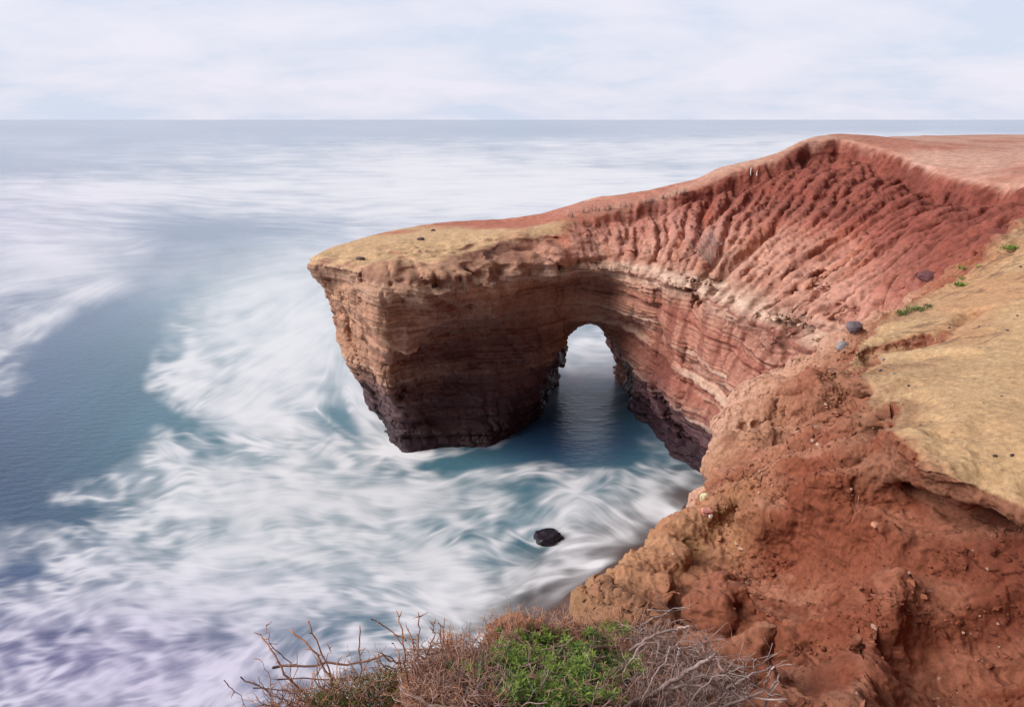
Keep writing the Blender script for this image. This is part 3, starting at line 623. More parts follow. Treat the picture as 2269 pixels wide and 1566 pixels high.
# loose crumbs and grit lying on the near cliff and its ledge
def grit(name, n, sel, smin, smax, pale, mat, label):
    idx = rng.choice(np.flatnonzero(sel), n); P = (c + no * dsp[:, None])[idx]; Nn = no[idx]; B = base[idx]
    t_ = (1 + 5 ** .5) / 2; ico = np.array([(-1, t_, 0), (1, t_, 0), (-1, -t_, 0), (1, -t_, 0), (0, -1, t_), (0, 1, t_), (0, -1, -t_), (0, 1, -t_), (t_, 0, -1), (t_, 0, 1), (-t_, 0, -1), (-t_, 0, 1)]) / 1.9
    fc = np.array([(0, 11, 5), (0, 5, 1), (0, 1, 7), (0, 7, 10), (0, 10, 11), (1, 5, 9), (5, 11, 4), (11, 10, 2), (10, 7, 6), (7, 1, 8), (3, 9, 4), (3, 4, 2), (3, 2, 6), (3, 6, 8), (3, 8, 9), (4, 9, 5), (2, 4, 11), (6, 2, 10), (8, 6, 7), (9, 8, 1)])
    r = smin + (smax - smin) * rng.rand(n) ** 4
    V_ = ico[None] * (1 + .35 * rng.randn(n, 12, 1)) * r[:, None, None] * np.c_[.7 + .7 * rng.rand(n), .7 + .7 * rng.rand(n), .5 + .4 * rng.rand(n)][:, None, :]
    a_ = rng.rand(n) * 6.28; ca_, sa_ = np.cos(a_)[:, None], np.sin(a_)[:, None]
    V_ = np.stack([V_[:, :, 0] * ca_ - V_[:, :, 1] * sa_, V_[:, :, 0] * sa_ + V_[:, :, 1] * ca_, V_[:, :, 2]], -1) + (P + Nn * r[:, None] * .1)[:, None, :]
    k = (.72 + .5 * rng.rand(n, 1)); C_ = B * k; m_ = rng.rand(n) < pale; C_[m_] = C_[m_] * .4 + lin(222, 190, 168) * .6
    me_ = mk_mesh(name, V_.reshape(-1, 3), (fc[None] + 12 * np.arange(n)[:, None, None]).reshape(-1, 3)); me_.polygons.foreach_set('use_smooth', np.zeros(len(me_.polygons), bool))
    attr(me_, 'col', np.c_[np.repeat(C_, 12, 0), np.ones(12 * n)], 'FLOAT_COLOR'); attr(me_, 'wet', np.zeros(12 * n)); link(name, me_, mat, kind='stuff', label=label)
reg = (x > -.4) & (x < 7) & (y > 2.6) & (y < 11) & (nz > .25) & (z > 8)
clump = vn(x * 1.3, y * 1.3, z * 1.3, 130) + .5 * vn(x * 4, y * 4, z * 4, 131) > .78
grit('rubble', 9000, reg & (ledge < .3) & clump, .004, .030, .04, M_NEAR, 'loose earth crumbs and clods on the red cliff face')
grit('rubble', 5000, reg & (ledge < .3), .003, .013, .06, M_NEAR, 'fine earth crumbs scattered over the red cliff face')
grit('grit', 4500, reg & (ledge > .6), .002, .009, .15, M_NEAR, 'fine grit strewn on the yellow ledge')

# ------------------------------------------------------------------ sea (placeholder)
# flow of the surge, drawn with strokes laid on the water (photo pixel of the start, of the end, reach)
def uv_of(x, y):
    d = y * CT - (0 - HC) * ST * -1
    # point (x, y, 0) relative to the camera
    dz = -HC; fwd = y * CT - dz * ST; upc = y * ST + dz * CT
    return 1134.5 + FOC * x / fwd, 783 - FOC * upc / fwd
NU, NV = 1500, 980
ug = np.linspace(-420, 2500, NU); vg = np.r_[265.2, np.linspace(265.9, 1760, NV - 1)]
U, V = np.meshgrid(ug, vg, indexing='ij')
yr = -(V - 783) / FOC; dz = -ST + yr * CT; T = np.where(dz < -1e-5, -HC / np.minimum(dz, -1e-5), 1e5); T = np.minimum(T, 30000)
WX = (U - 1134.5) / FOC * T; WY = (CT + yr * ST) * T
WX[0] = WX[0] * 4 - 60; WX[-1] = WX[-1] * 4 + 60          # the sheet runs on far past both sides
STR = [(200, 330, 900, 330, 300), (900, 340, 1900, 340, 300), (100, 450, 700, 470, 250), (700, 460, 1300, 440, 250), (0, 620, 300, 560, 160), (300, 600, 700, 560, 160),
       (50, 740, 260, 620, 90), (600, 760, 760, 690, 120), (560, 860, 760, 740, 90), (700, 640, 640, 700, 90),
       (730, 960, 740, 760, 70), (700, 930, 880, 990, 45), (640, 940, 860, 1000, 45), (780, 850, 880, 1000, 40), (860, 1010, 960, 1000, 40), (760, 1020, 860, 1005, 40),
       (480, 880, 700, 820, 90), (380, 930, 340, 980, 40), (345, 980, 430, 1035, 40), (430, 1035, 600, 1040, 60), (450, 960, 620, 990, 60),
       (0, 1150, 200, 1060, 90), (60, 1090, 300, 1100, 60), (200, 1100, 500, 1010, 90), (300, 1180, 620, 1110, 100), (600, 1120, 1000, 1110, 100), (980, 1060, 1240, 980, 80),
       (100, 1260, 500, 1230, 120), (500, 1240, 900, 1260, 110), (880, 1230, 1120, 1130, 100), (900, 1330, 1080, 1380, 90), (1050, 1180, 1150, 1240, 60),
       (0, 1420, 300, 1320, 120), (300, 1400, 560, 1340, 120), (560, 1350, 900, 1350, 120), (500, 1560, 680, 1400, 120), (100, 1560, 350, 1480, 120),
       (1120, 1150, 1180, 1230, 40), (1250, 1230, 1150, 1260, 40), (1260, 1080, 1400, 1180, 70), (1400, 1080, 1500, 1160, 70), (1330, 1050, 1180, 1180, 60), (1300, 1240, 1500, 1200, 60),
       (1050, 1330, 1330, 1270, 80), (1250, 1380, 1380, 1250, 70), (-200, 900, 0, 880, 200), (200, 850, 60, 980, 150)]
FU = np.full(U.shape, 1e-3); FV = np.zeros(U.shape)
for a, b, c_, d_, r in STR:
    du, dv = c_ - a, d_ - b; ln = math.hypot(du, dv); du /= ln; dv /= ln
    if du < 0 and abs(du) > .3: du, dv = -du, -dv
    t = np.clip((U - a) * (c_ - a) / ln ** 2 + (V - b) * (d_ - b) / ln ** 2, 0, 1)
    q = ((U - a - (c_ - a) * t) ** 2 + (V - b - (d_ - b) * t) ** 2) / r ** 2
    wgt = 1 / (0.05 + q) ** 2
    FU += wgt * du; FV += wgt * dv
ln = np.hypot(FU, FV) + 1e-9; FU /= ln; FV /= ln
zf = np.zeros(U.shape, np.float32)
L0_ = 1
curl = 0.5 * (vn(U / 120, V / 60, zf, 41) - .5) + .5 * (vn(U / 45, V / 30, zf, 42) - .5) * sstep(600, 1000, V)
curl *= sstep(350, 700, V); ca, sa = np.cos(curl * 1.3), np.sin(curl * 1.3)
FU, FV = FU * ca - FV * sa, FU * sa + FV * ca
du_ = ug[1] - ug[0]; dv_ = vg[3] - vg[2]
def smp(A, iu, iv):
    iu = np.clip(iu, 0, NU - 1.001); iv = np.clip(iv, 0, NV - 1.001)
    i = iu.astype(np.int32); j = iv.astype(np.int32); fu = iu - i; fv = iv - j
    return (A[i, j] * (1 - fu) + A[i + 1, j] * fu) * (1 - fv) + (A[i, j + 1] * (1 - fu) + A[i + 1, j + 1] * fu) * fv
vs = .35 + .65 * sstep(280, 900, V)                        # finer across the view far out
KS = .55 + 1.3 * sstep(480, 900, V)
NZ = [vn(U / 14, V / 6.5, zf, 43) * .6 + vn(U / 6, V / 4, zf, 44) * .4,
      np.where(V > 620, vn(U / 78, V / 30, zf, 45) * .6 + vn(U / 36, V / 16, zf, 49) * .4, vn(U / 34, V / 14, zf, 45) * .65 + vn(U / 16, V / 8, zf, 49) * .35),
      1 - np.abs(fbm(U / 60, V / 34, zf, 3, 46)) * 3.2]
def lic(A, n, st):
    r = A.copy(); wt = 1.0
    for sg in (1, -1):
        iu = np.broadcast_to(np.arange(NU)[:, None], U.shape).astype(np.float32).copy(); iv = np.broadcast_to(np.arange(NV)[None], U.shape).astype(np.float32).copy()
        for k in range(n):
            fu = smp(FU, iu, iv); fv = smp(FV, iu, iv)
            iu += sg * st * fu / du_; iv += sg * st * fv / dv_
            q = 1 - k / n
            r = r + smp(A, iu, iv) * q
            if sg == 1: wt += 2 * q
    return r / wt
FU = FU.astype(np.float32); FV = FV.astype(np.float32)
L0 = lic((vn(U / 5, V / 3.2, zf, 56) * .6 + vn(U / 2.6, V / 2.2, zf, 57) * .4).astype(np.float32), 9, 4.0); L1 = lic(NZ[0].astype(np.float32), 16, 5.0); L2 = lic(NZ[1].astype(np.float32), 12, 10.0); L3 = lic(NZ[2].astype(np.float32), 4, 4.0)
def nrm(A): return (A - A.mean()) / A.std()
def nloc(A):
    return np.clip(nrm(A), -3, 3)
L0, L1, L2, L3 = nloc(L0), nloc(L1), nloc(L2), nloc(L3)
W2 = (1 - np.abs(fbm(U / 34 + .9 * fbm(U / 40, V / 30, zf, 2, 58), V / 22 + .9 * fbm(U / 40, V / 30, zf + 9, 2, 58), zf, 3, 59)) * 2.8).clip(0, 1) ** 4
W1 = (1 - np.abs(fbm(U / 85 + .6 * fbm(U / 50, V / 40, zf, 2, 54), V / 48 + .6 * fbm(U / 50, V / 40, zf + 9, 2, 54), zf, 4, 55)) * 2.6).clip(0, 1) ** 5
W1 = lic((W1 + .45 * W2).astype(np.float32), 7, 2.4)
# where the surge is white: (u, v, half width, half height, turn, weight)
BL = [(1300, 330, 1100, 22, 0, .35), (900, 390, 420, 45, 0, .8), (1350, 400, 420, 60, 0, .75), (420, 440, 330, 40, 5, .7), (100, 430, 180, 35, 0, .7), (1750, 320, 300, 30, 0, .5), (1100, 450, 300, 40, 0, .6), (1900, 298, 300, 12, 0, .9),
      (90, 520, 230, 90, -5, .75), (110, 600, 160, 60, -20, .7), (130, 690, 130, 28, -28, .6), (210, 640, 70, 18, -10, .5), (40, 740, 60, 30, -20, .4), (20, 870, 40, 60, 0, .35), (60, 840, 50, 14, 0, .3),
      (700, 590, 200, 60, -15, .35), (560, 700, 150, 60, -20, .38), (660, 760, 150, 70, -30, .62), (700, 860, 110, 110, -40, .42), (420, 830, 110, 40, -10, .55), (560, 890, 120, 50, -20, .35),
      (600, 950, 130, 60, 20, .65), (480, 900, 90, 40, 30, .4), (370, 985, 45, 28, 55, .75), (450, 1040, 110, 22, 15, .55), (850, 1005, 60, 12, 0, .6), (770, 985, 60, 10, 40, .45), (790, 900, 20, 90, -30, .45), (920, 1004, 40, 8, 0, .8),
      (600, 1060, 330, 40, -6, .4), (560, 1130, 300, 50, -6, .75), (850, 1120, 250, 50, 0, .85), (1010, 1080, 150, 22, -10, .5), (160, 1090, 60, 20, -40, .28), (100, 1060, 60, 15, -30, .2), (700, 1220, 420, 60, 2, .75), (350, 1250, 300, 50, -5, .45),
      (980, 1260, 140, 50, 30, .6), (1000, 1250, 60, 30, 35, .5), (600, 1320, 400, 60, 0, .7), (250, 1350, 260, 70, 0, .45), (400, 1450, 330, 90, 0, .45), (200, 1540, 500, 70, 0, .5), (850, 1400, 250, 60, 0, .4), (1100, 1330, 160, 40, -10, .35),
      (1300, 1110, 110, 60, 25, .6), (1440, 1120, 110, 50, 30, .55), (1400, 1190, 110, 28, -12, .7), (1250, 1190, 60, 60, 0, .45), (1150, 1040, 120, 30, -20, .3), (1120, 1120, 70, 50, 40, .2), (1200, 1270, 120, 30, -12, .5),
      (1315, 780, 100, 60, 0, .8),
      (330, 760, 260, 110, -30, .22), (480, 960, 160, 90, 0, .12),
      # dark water
      (120, 920, 330, 120, -35, -.75), (350, 930, 60, 50, 0, -.3), (510, 980, 90, 22, 20, -.55), (80, 1010, 250, 60, -10, -.4), (40, 370, 260, 30, 0, -.5), (500, 510, 260, 40, 0, -.45), (350, 700, 120, 60, 0, -.35), (230, 740, 120, 60, 0, -.4), (745, 935, 85, 55, 20, -.75),
      (1080, 1020, 140, 20, -6, -.6), (1280, 960, 120, 60, 0, -.7), (1330, 1010, 120, 30, 0, -.5), (1170, 1090, 60, 60, 40, -.55), (850, 1180, 60, 14, 0, -.3), (60, 1270, 90, 30, 0, -.45), (230, 1290, 60, 20, 0, -.2), (150, 1140, 160, 26, 0, -.35), (180, 1440, 70, 50, -20, -.3), (480, 1500, 60, 50, 0, -.2), (1180, 1350, 70, 50, 0, -.3), (800, 1370, 90, 30, 0, -.3),
      (1000, 290, 2000, 14, 0, -.5), (300, 320, 400, 26, 0, -.4), (960, 1060, 60, 12, 0, -.35)]
D = np.full(U.shape, .215)
for a, b, ru, rv, an, wq in BL:
    an = R(an); p = (U - a) * math.cos(an) + (V - b) * math.sin(an); q = -(U - a) * math.sin(an) + (V - b) * math.cos(an)
    D = D + wq * np.exp(-((p / ru) ** 2 + (q / rv) ** 2)) * .8
D = D + .16 * fbm(U / 130, V / 80, zf, 3, 47)
D = D * .82 + .10 * sstep(560, 420, V) + .05 * sstep(250, 500, U) * sstep(480, 620, V)
amp = .10 + .09 * sstep(.15, .5, D)
D = D + .30 * np.exp(-(((U - 620) / 330) ** 2 + ((V - 720) / 190) ** 2)) + .25 * sstep(450, 900, U) * sstep(640, 560, V) * sstep(380, 450, V)
foam = D + .03 + amp * (.26 * L1 + .62 * L2) * (.60 + .45 * sstep(560, 400, V)) + .08 * L0 * sstep(600, 480, V) * sstep(.05, .3, D) + .035 * L0 * sstep(.1, .4, D) * sstep(500, 700, V) + .8 * W1 * sstep(.02, .26, D) * sstep(1.1, .4, D) * sstep(620, 800, V) + .20 * fbm(U / 60, V / 30, zf, 4, 53) + .09 * np.clip(L3, -1, 2.5) * sstep(.05, .35, D) * sstep(560, 760, V)
foam = foam - .16 * sstep(.1, .9, vn(U / 150, V / 75, zf, 63)) * sstep(700, 900, V)
foam = np.clip((foam - .03) / 1.10, 0, 2) ** 1.25; foam = np.where(foam < .5, foam ** 1.15 * 1.02, .46 + .46 * np.tanh((foam - .5) / .46))
foam = foam * (1 - .75 * sstep(330, 268, V)) 
# thin threads of foam thrown out from the corner of the stack
for a, b, c_, d_, wd in [(862, 1004, 655, 935, 4), (862, 1004, 700, 905, 3), (868, 1002, 770, 865, 5), (880, 1000, 775, 820, 5), (858, 1006, 640, 955, 3), (850, 1010, 760, 1040, 5), (955, 998, 870, 1008, 7), (862, 1004, 800, 930, 7), (700, 905, 830, 985, 2)]:
    l2 = (c_ - a) ** 2 + (d_ - b) ** 2; t = np.clip(((U - a) * (c_ - a) + (V - b) * (d_ - b)) / l2, 0, 1)
    bend = 14 * np.sin(t * math.pi)
    q = np.hypot(U - a - (c_ - a) * t, V - b - (d_ - b) * t - bend) / (wd * (1.2 + 2 * t))
    foam = foam + (1 - foam) * np.clip(.85 * np.exp(-q * q) * (1 - .65 * t) * (1 + .2 * L1), 0, 1)
p = up(1210, 1192, z=0); rr = np.hypot((WX - p[0]) / 1.0, (WY - p[1]) / .7)
foam = np.clip(foam + .5 * np.exp(-((rr - 1.0) / .22) ** 2) * (.6 + .3 * L2), 0, 1)
SHORE = [up(u, v, z=0)[:2] for u, v in [(1600, 1085), (1535, 1118), (1512, 1150), (1478, 1192), (1405, 1216), (1360, 1258), (1300, 1305), (1240, 1350), (1180, 1410), (1100, 1500), (1000, 1580)]]
LAND = SHORE + [(-3, 4), (20, 4), (20, 24)]
near_m = (V > 900)
dsh = np.full(U.shape, 50.0)
wob = .5 * fbm(WX * .5, WY * .5, zf, 3, 50)
dsh[near_m] = poly_sdf(chaikin(LAND, 1), WX[near_m], WY[near_m])
dshw = dsh + wob * 1.2
_pd = poly_sdf(pil0, WX, WY); foam = foam + .30 * np.exp(-((_pd - .1) / .45) ** 2) * (.7 + .3 * L2) * (WX < -2.0)
foam = np.clip(foam * sstep(-.2, 1.2, dshw + .3 * L2) + (.28 + .12 * L2) * np.exp(-((dshw - .35) / .3) ** 2), 0, 1)
film = sstep(-.1, 2.2, dshw + .1 + .2 * foam + .25 * L2)                          # the wash thins out over the sand
alpha = np.where(near_m, np.clip(.14 * sstep(-1.5, 0, dshw) + .25 * sstep(-.1, .15, dshw) + film * .95 + foam * .3 * film, 0, 1), 1)
shal = sstep(3.6, .2, dsh)
teal = sstep(1100, 450, np.hypot(U - 900, (V - 1050) * 1.3)) * sstep(500, 800, V)
purp = np.exp(-(((U - 250) / 520) ** 2 + ((V - 1480) / 170) ** 2)) + .4 * np.exp(-(((U + 50) / 350) ** 2 + ((V - 480) / 130) ** 2))
DEEP, TEAL, SAND, LAV = np.array([.075, .125, .25]), np.array([.085, .21, .27]), np.array([.20, .14, .12]), np.array([.16, .14, .30])
wc = clerp(np.tile(DEEP, (U.size, 1)), TEAL, (teal * .9).ravel())
wc = clerp(wc, np.array([.26, .36, .50]), (sstep(820, 290, V) * .9 + .25 * sstep(900, 500, V)).ravel().clip(0, 1))  # paler with distance: horizon haze put into the water colour
wc = clerp(wc, np.array([.34, .50, .54]), (.75 * np.exp(-(((U - 620) / 260) ** 2 + ((V - 680) / 130) ** 2))).ravel())
wc = clerp(wc, np.array([.035, .07, .13]), (.7 * np.exp(-(((U + 20) / 260) ** 2 + ((V - 1080) / 170) ** 2))).ravel())
wc = clerp(wc, LAV, (purp * .8).ravel().clip(0, 1)); wc = clerp(wc, SAND, (shal * .75).ravel())
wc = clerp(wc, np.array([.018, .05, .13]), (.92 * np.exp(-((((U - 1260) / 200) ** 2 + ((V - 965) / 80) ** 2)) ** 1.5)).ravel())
wc = clerp(wc, np.array([.30, .42, .52]), (.8 * np.exp(-(((U - 1312) / 48) ** 2 + ((V - 900) / 85) ** 2)) * (.8 + .2 * L1)).ravel().clip(0, 1))  # reflection of the sky through the arch, painted into the water colour
wc = clerp(wc, np.array([.018, .05, .12]), (.9 * np.exp(-(((U - 1230) / 190) ** 2 + ((V - 985) / 75) ** 2) ** 1.5)).ravel()) if 0 else wc
wc = wc * (.96 + .04 * L2.ravel()[:, None].clip(-1.5, 1.5))
ii = np.arange(NU * NV, dtype=np.int32).reshape(NU, NV)
Fq = np.stack([ii[:-1, :-1], ii[:-1, 1:], ii[1:, 1:], ii[1:, :-1]], -1).reshape(-1, 4)
hz = np.zeros(U.size)
me = mk_mesh('sea', np.c_[WX.ravel(), WY.ravel(), hz], Fq)
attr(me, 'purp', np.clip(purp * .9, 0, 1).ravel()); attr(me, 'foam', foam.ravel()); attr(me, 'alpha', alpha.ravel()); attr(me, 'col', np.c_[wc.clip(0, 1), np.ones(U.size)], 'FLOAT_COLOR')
m = bpy.data.materials.new('sea_water'); m.use_nodes = True; t = m.node_tree
for n in list(t.nodes): t.nodes.remove(n)
o = nd(t, 'ShaderNodeOutputMaterial'); b = nd(t, 'ShaderNodeBsdfPrincipled', Roughness=.2, IOR=1.33)
a1 = nd(t, 'ShaderNodeAttribute', attribute_name='col'); a2 = nd(t, 'ShaderNodeAttribute', attribute_name='foam'); a3 = nd(t, 'ShaderNodeAttribute', attribute_name='alpha')
fm = nd(t, 'ShaderNodeBsdfDiffuse'); fm.inputs['Color'].default_value = (.84, .85, .90, 1)
a4 = nd(t, 'ShaderNodeAttribute', attribute_name='purp'); fx = nd(t, 'ShaderNodeMix', data_type='RGBA'); fx.inputs[6].default_value = (.84, .85, .90, 1); fx.inputs[7].default_value = (.74, .71, .92, 1)
t.links.new(a4.outputs['Fac'], fx.inputs['Factor']); t.links.new(fx.outputs[2], fm.inputs['Color'])
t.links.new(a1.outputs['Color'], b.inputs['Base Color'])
g = nd(t, 'ShaderNodeNewGeometry'); mpp = nd(t, 'ShaderNodeMapping'); mpp.inputs['Scale'].default_value = (.8, 1.6, 1); t.links.new(g.outputs['Position'], mpp.inputs[0])
nz_ = nd(t, 'ShaderNodeTexNoise', Scale=2.2, Detail=5.0, Roughness=.6); t.links.new(mpp.outputs[0], nz_.inputs['Vector'])
bp = nd(t, 'ShaderNodeBump', Strength=.35, Distance=.12); t.links.new(nz_.outputs['Fac'], bp.inputs['Height']); t.links.new(bp.outputs[0], b.inputs['Normal'])
mx = nd(t, 'ShaderNodeMixShader'); t.links.new(a2.outputs['Fac'], mx.inputs[0]); t.links.new(b.outputs[0], mx.inputs[1]); t.links.new(fm.outputs[0], mx.inputs[2])
tr = nd(t, 'ShaderNodeBsdfTransparent'); m2 = nd(t, 'ShaderNodeMixShader'); t.links.new(a3.outputs['Fac'], m2.inputs[0]); t.links.new(tr.outputs[0], m2.inputs[1]); t.links.new(mx.outputs[0], m2.inputs[2])
t.links.new(m2.outputs[0], o.inputs[0])
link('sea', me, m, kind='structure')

# ------------------------------------------------------------------ wet sand at the foot of the near cliff
bx = np.arange(-6, 10, .06); by = np.arange(5, 25, .06)
X, Y = np.meshgrid(bx, by, indexing='ij'); ds = poly_sdf(chaikin(LAND, 1), X, Y)
Z = np.where(ds < 0, .10 * -ds, -.06 * ds) + .01 + .015 * fbm(X * .8, Y * .8, 0 * X, 3, 51)
ii = np.arange(X.size, dtype=np.int32).reshape(X.shape)
me = mk_mesh('beach', np.c_[X.ravel(), Y.ravel(), Z.ravel()], np.stack([ii[:-1, :-1], ii[1:, :-1], ii[1:, 1:], ii[:-1, 1:]], -1).reshape(-1, 4))
st_ = vn((X * .8 + Y * .6) * 3.2, (-X * .6 + Y * .8) * .35, 0 * X, 52)
sc_ = clerp(np.tile(np.array([.125, .078, .068]), (X.size, 1)), np.array([.30, .22, .20]), sstep(.4, .9, st_).ravel() * .35)
attr(me, 'col', np.c_[sc_, np.ones(X.size)], 'FLOAT_COLOR'); attr(me, 'wet', np.full(X.size, .9))
link('beach', me, rock_material('wet_sand', 4.0, .12, .5), kind='structure')


# ------------------------------------------------------------------ things: helpers
bpy.context.view_layer.update()
def cast(u, v, objs=None):
    """where the sight line through photo pixel (u, v) meets the finished ground"""
    d = (Vector(up(u, v, t=1.0)) - Vector((0, 0, HC))).normalized(); o = Vector((0, 0, HC)); best = None
    for ob in (objs or (near, head)):
        ok, p, n, _ = ob.ray_cast(o, d)
        if ok and (best is None or (p - o).length < (best[0] - o).length): best = (p.copy(), n.copy())
    return best if best else (Vector(up(u, v, z=0)), Vector((0, 0, 1)))
def depth_t(p): return (p - Vector((0, 0, HC))).dot(Vector((0, CT, -ST)))
class MB:
    def __init__(s): s.v = []; s.f = []; s.c = []
    def tube(s, P, r0, r1, n=5, c0=None, c1=None):
        P = [Vector(p) for p in P]; base = len(s.v); m = len(P); ref = Vector((.3, .2, 1)).normalized()
        for i, p in enumerate(P):
            t = (P[min(i + 1, m - 1)] - P[max(i - 1, 0)]).normalized(); a = t.cross(ref)
            if a.length < .05: a = t.cross(Vector((1, 0, 0)))
            a.normalize(); b = t.cross(a); k = i / (m - 1); r = r0 + (r1 - r0) * k
            r *= 1 + .25 * (random.random() - .5)
            for j in range(n):
                q = 2 * math.pi * j / n; s.v.append(p + (a * math.cos(q) + b * math.sin(q)) * r)
                s.c.append(tuple(c0[h] + (c1[h] - c0[h]) * k for h in range(3)) + (1,))
        for i in range(m - 1):
            for j in range(n):
                s.f.append((base + i * n + j, base + i * n + (j + 1) % n, base + (i + 1) * n + (j + 1) % n, base + (i + 1) * n + j))
        for e, ce in ((0, 0), (m - 1, 1)):
            for j in range(1, n - 1, 2):
                o = base + e * n; s.f.append((o, o + j, o + j + 1, o + (j + 2) % n if j + 2 < n else o + j + 1) if j + 2 < n else (o, o + j, o + j + 1))
    def leaf(s, p, d, up_, ln, wd, c):
        d = d.normalized(); a = d.cross(up_)
        if a.length < .05: a = d.cross(Vector((1, 0, 0)))
        a.normalize(); n = a.cross(d); b = len(s.v); droop = -.18 * ln
        s.v += [p, p + d * ln * .45 + a * wd * .5 + n * wd * .15, p + d * ln * .45 - a * wd * .5 + n * wd * .15, p + d * ln * .5 - n * .0, p + d * ln + n * droop]
        s.c += [tuple(q * .8 for q in c) + (1,)] + [tuple(c) + (1,)] * 4
        s.f += [(b, b + 3, b + 1), (b, b + 2, b + 3), (b + 1, b + 3, b + 4), (b + 3, b + 2, b + 4)]
    def build(s, name, mat, parent=None, **tags):
        me = bpy.data.meshes.new(name); me.from_pydata([tuple(q) for q in s.v], [], s.f); me.update()
        me.polygons.foreach_set('use_smooth', [True] * len(me.polygons)); attr(me, 'col', np.array(s.c), 'FLOAT_COLOR')
        o = link(name, me, mat, None, **tags)
        if parent: o.parent = parent; o.matrix_parent_inverse = Vector_inv(parent)
        return o
from mathutils import Matrix
def Vector_inv(p): return Matrix.Translation(-p.location)
def plain_material(name, rough=.8, sc=60., var=.3, sss=False):
    m = bpy.data.materials.new(name); m.use_nodes = True; t = m.node_tree; b = t.nodes['Principled BSDF']
    b.inputs['Roughness'].default_value = rough; b.inputs['Specular IOR Level'].default_value = .3
    a = nd(t, 'ShaderNodeAttribute', attribute_name='col'); g = nd(t, 'ShaderNodeNewGeometry'); nz = nd(t, 'ShaderNodeTexNoise', Scale=sc, Detail=5.0)
    t.links.new(g.outputs['Position'], nz.inputs['Vector']); mr = nd(t, 'ShaderNodeMapRange'); mr.inputs['From Min'].default_value = .3; mr.inputs['From Max'].default_value = .7
    mr.inputs['To Min'].default_value = 1 - var; mr.inputs['To Max'].default_value = 1 + var; t.links.new(nz.outputs['Fac'], mr.inputs[0])
    v = nd(t, 'ShaderNodeVectorMath', operation='SCALE'); t.links.new(a.outputs['Color'], v.inputs[0]); t.links.new(mr.outputs[0], v.inputs['Scale']); t.links.new(v.outputs[0], b.inputs['Base Color'])
    bp = nd(t, 'ShaderNodeBump', Strength=.4, Distance=.004); t.links.new(nz.outputs['Fac'], bp.inputs['Height']); t.links.new(bp.outputs[0], b.inputs['Normal'])
    if sss:
        tl = nd(t, 'ShaderNodeBsdfTranslucent'); t.links.new(v.outputs[0], tl.inputs['Color']); mx = nd(t, 'ShaderNodeMixShader'); mx.inputs[0].default_value = .3
        t.links.new(b.outputs[0], mx.inputs[1]); t.links.new(tl.outputs[0], mx.inputs[2]); t.links.new(mx.outputs[0], t.nodes['Material Output'].inputs[0])
    return m
M_WOOD = plain_material('dry_wood', .85, 45.); M_LEAF = plain_material('green_leaf', .5, 25., .2, True); M_STONE = plain_material('stone', .8, 30., .35)
def empty(name, loc, **tags):
    o = bpy.data.objects.new(name, None); COL.objects.link(o); o.location = loc; o.empty_display_size = .1
    for k, v in tags.items(): o[k] = v
    return o
def rock(name, p, size, col, label, cat, seed=0, rot=0.0, rough_=.35, lvl=4, group=None, mat=None, parent=None):
    import bmesh
    bm = bmesh.new(); bmesh.ops.create_icosphere(bm, subdivisions=lvl, radius=1.0)
    P = np.array([v.co for v in bm.verts]); n = P.copy()
    k = 1 + rough_ * fbm(P[:, 0] * 1.1 + seed, P[:, 1] * 1.1, P[:, 2] * 1.1, 4, 100 + seed) - rough_ * .5 * np.abs(fbm(P[:, 0] * 2.5, P[:, 1] * 2.5 + seed, P[:, 2] * 2.5, 3, 110))
    P = np.sign(P) * np.abs(P) ** .85 * k[:, None] * np.array(size)
    cr_, sr_ = math.cos(rot), math.sin(rot); P = np.c_[P[:, 0] * cr_ - P[:, 1] * sr_, P[:, 0] * sr_ + P[:, 1] * cr_, P[:, 2]]
    for v, q in zip(bm.verts, P): v.co = q
    me = bpy.data.meshes.new(name); bm.to_mesh(me); bm.free(); me.polygons.foreach_set('use_smooth', [True] * len(me.polygons))
    b = vn(P[:, 0] / size[0] * 2, P[:, 1] / size[0] * 2, P[:, 2] / size[0] * 2, seed)
    attr(me, 'col', np.c_[np.array(col)[None] * (.75 + .5 * b)[:, None], np.ones(len(P))], 'FLOAT_COLOR')
    o = link(name, me, mat or M_STONE)
    o.location = p
    if parent: o.parent = parent; o.matrix_parent_inverse = Vector_inv(parent)
    else:
        o['label'] = label; o['category'] = cat
        if group: o['group'] = group
    return o
def wander(p, d, ln, n, wob, lift=0.):
    P = [Vector(p)]; d = Vector(d).normalized()
    for i in range(n):
        d = (d + Vector((random.gauss(0, wob), random.gauss(0, wob), random.gauss(0, wob) + lift))).normalized(); P.append(P[-1] + d * (ln / n))
    return P, d
def twig(mb, p, d, ln, r, lv, c0, c1, wob=.14, lift=.03, kids=3):
    P, e = wander(p, d, ln, 7, wob, lift); mb.tube(P, r, r * .45, 5 if r > .004 else 4, c0, c1)
    if lv > 0:
        for _ in range(kids):
            i = random.randint(2, 6); q = Vector((random.gauss(0, 1), random.gauss(0, 1), random.gauss(0, 1))).normalized()
            dd = ((P[i] - P[i - 1]).normalized() + q * .75).normalized()
            twig(mb, P[i], dd, ln * random.uniform(.35, .6), r * .55, lv - 1, c0, c1, wob, lift, kids)
    return P
L3 = lambda *c: tuple(lin(*c))
BR0, BR1, OR1, GY0, GY1 = L3(122, 92, 84), L3(184, 142, 124), L3(214, 158, 122), L3(136, 114, 110), L3(190, 168, 162)

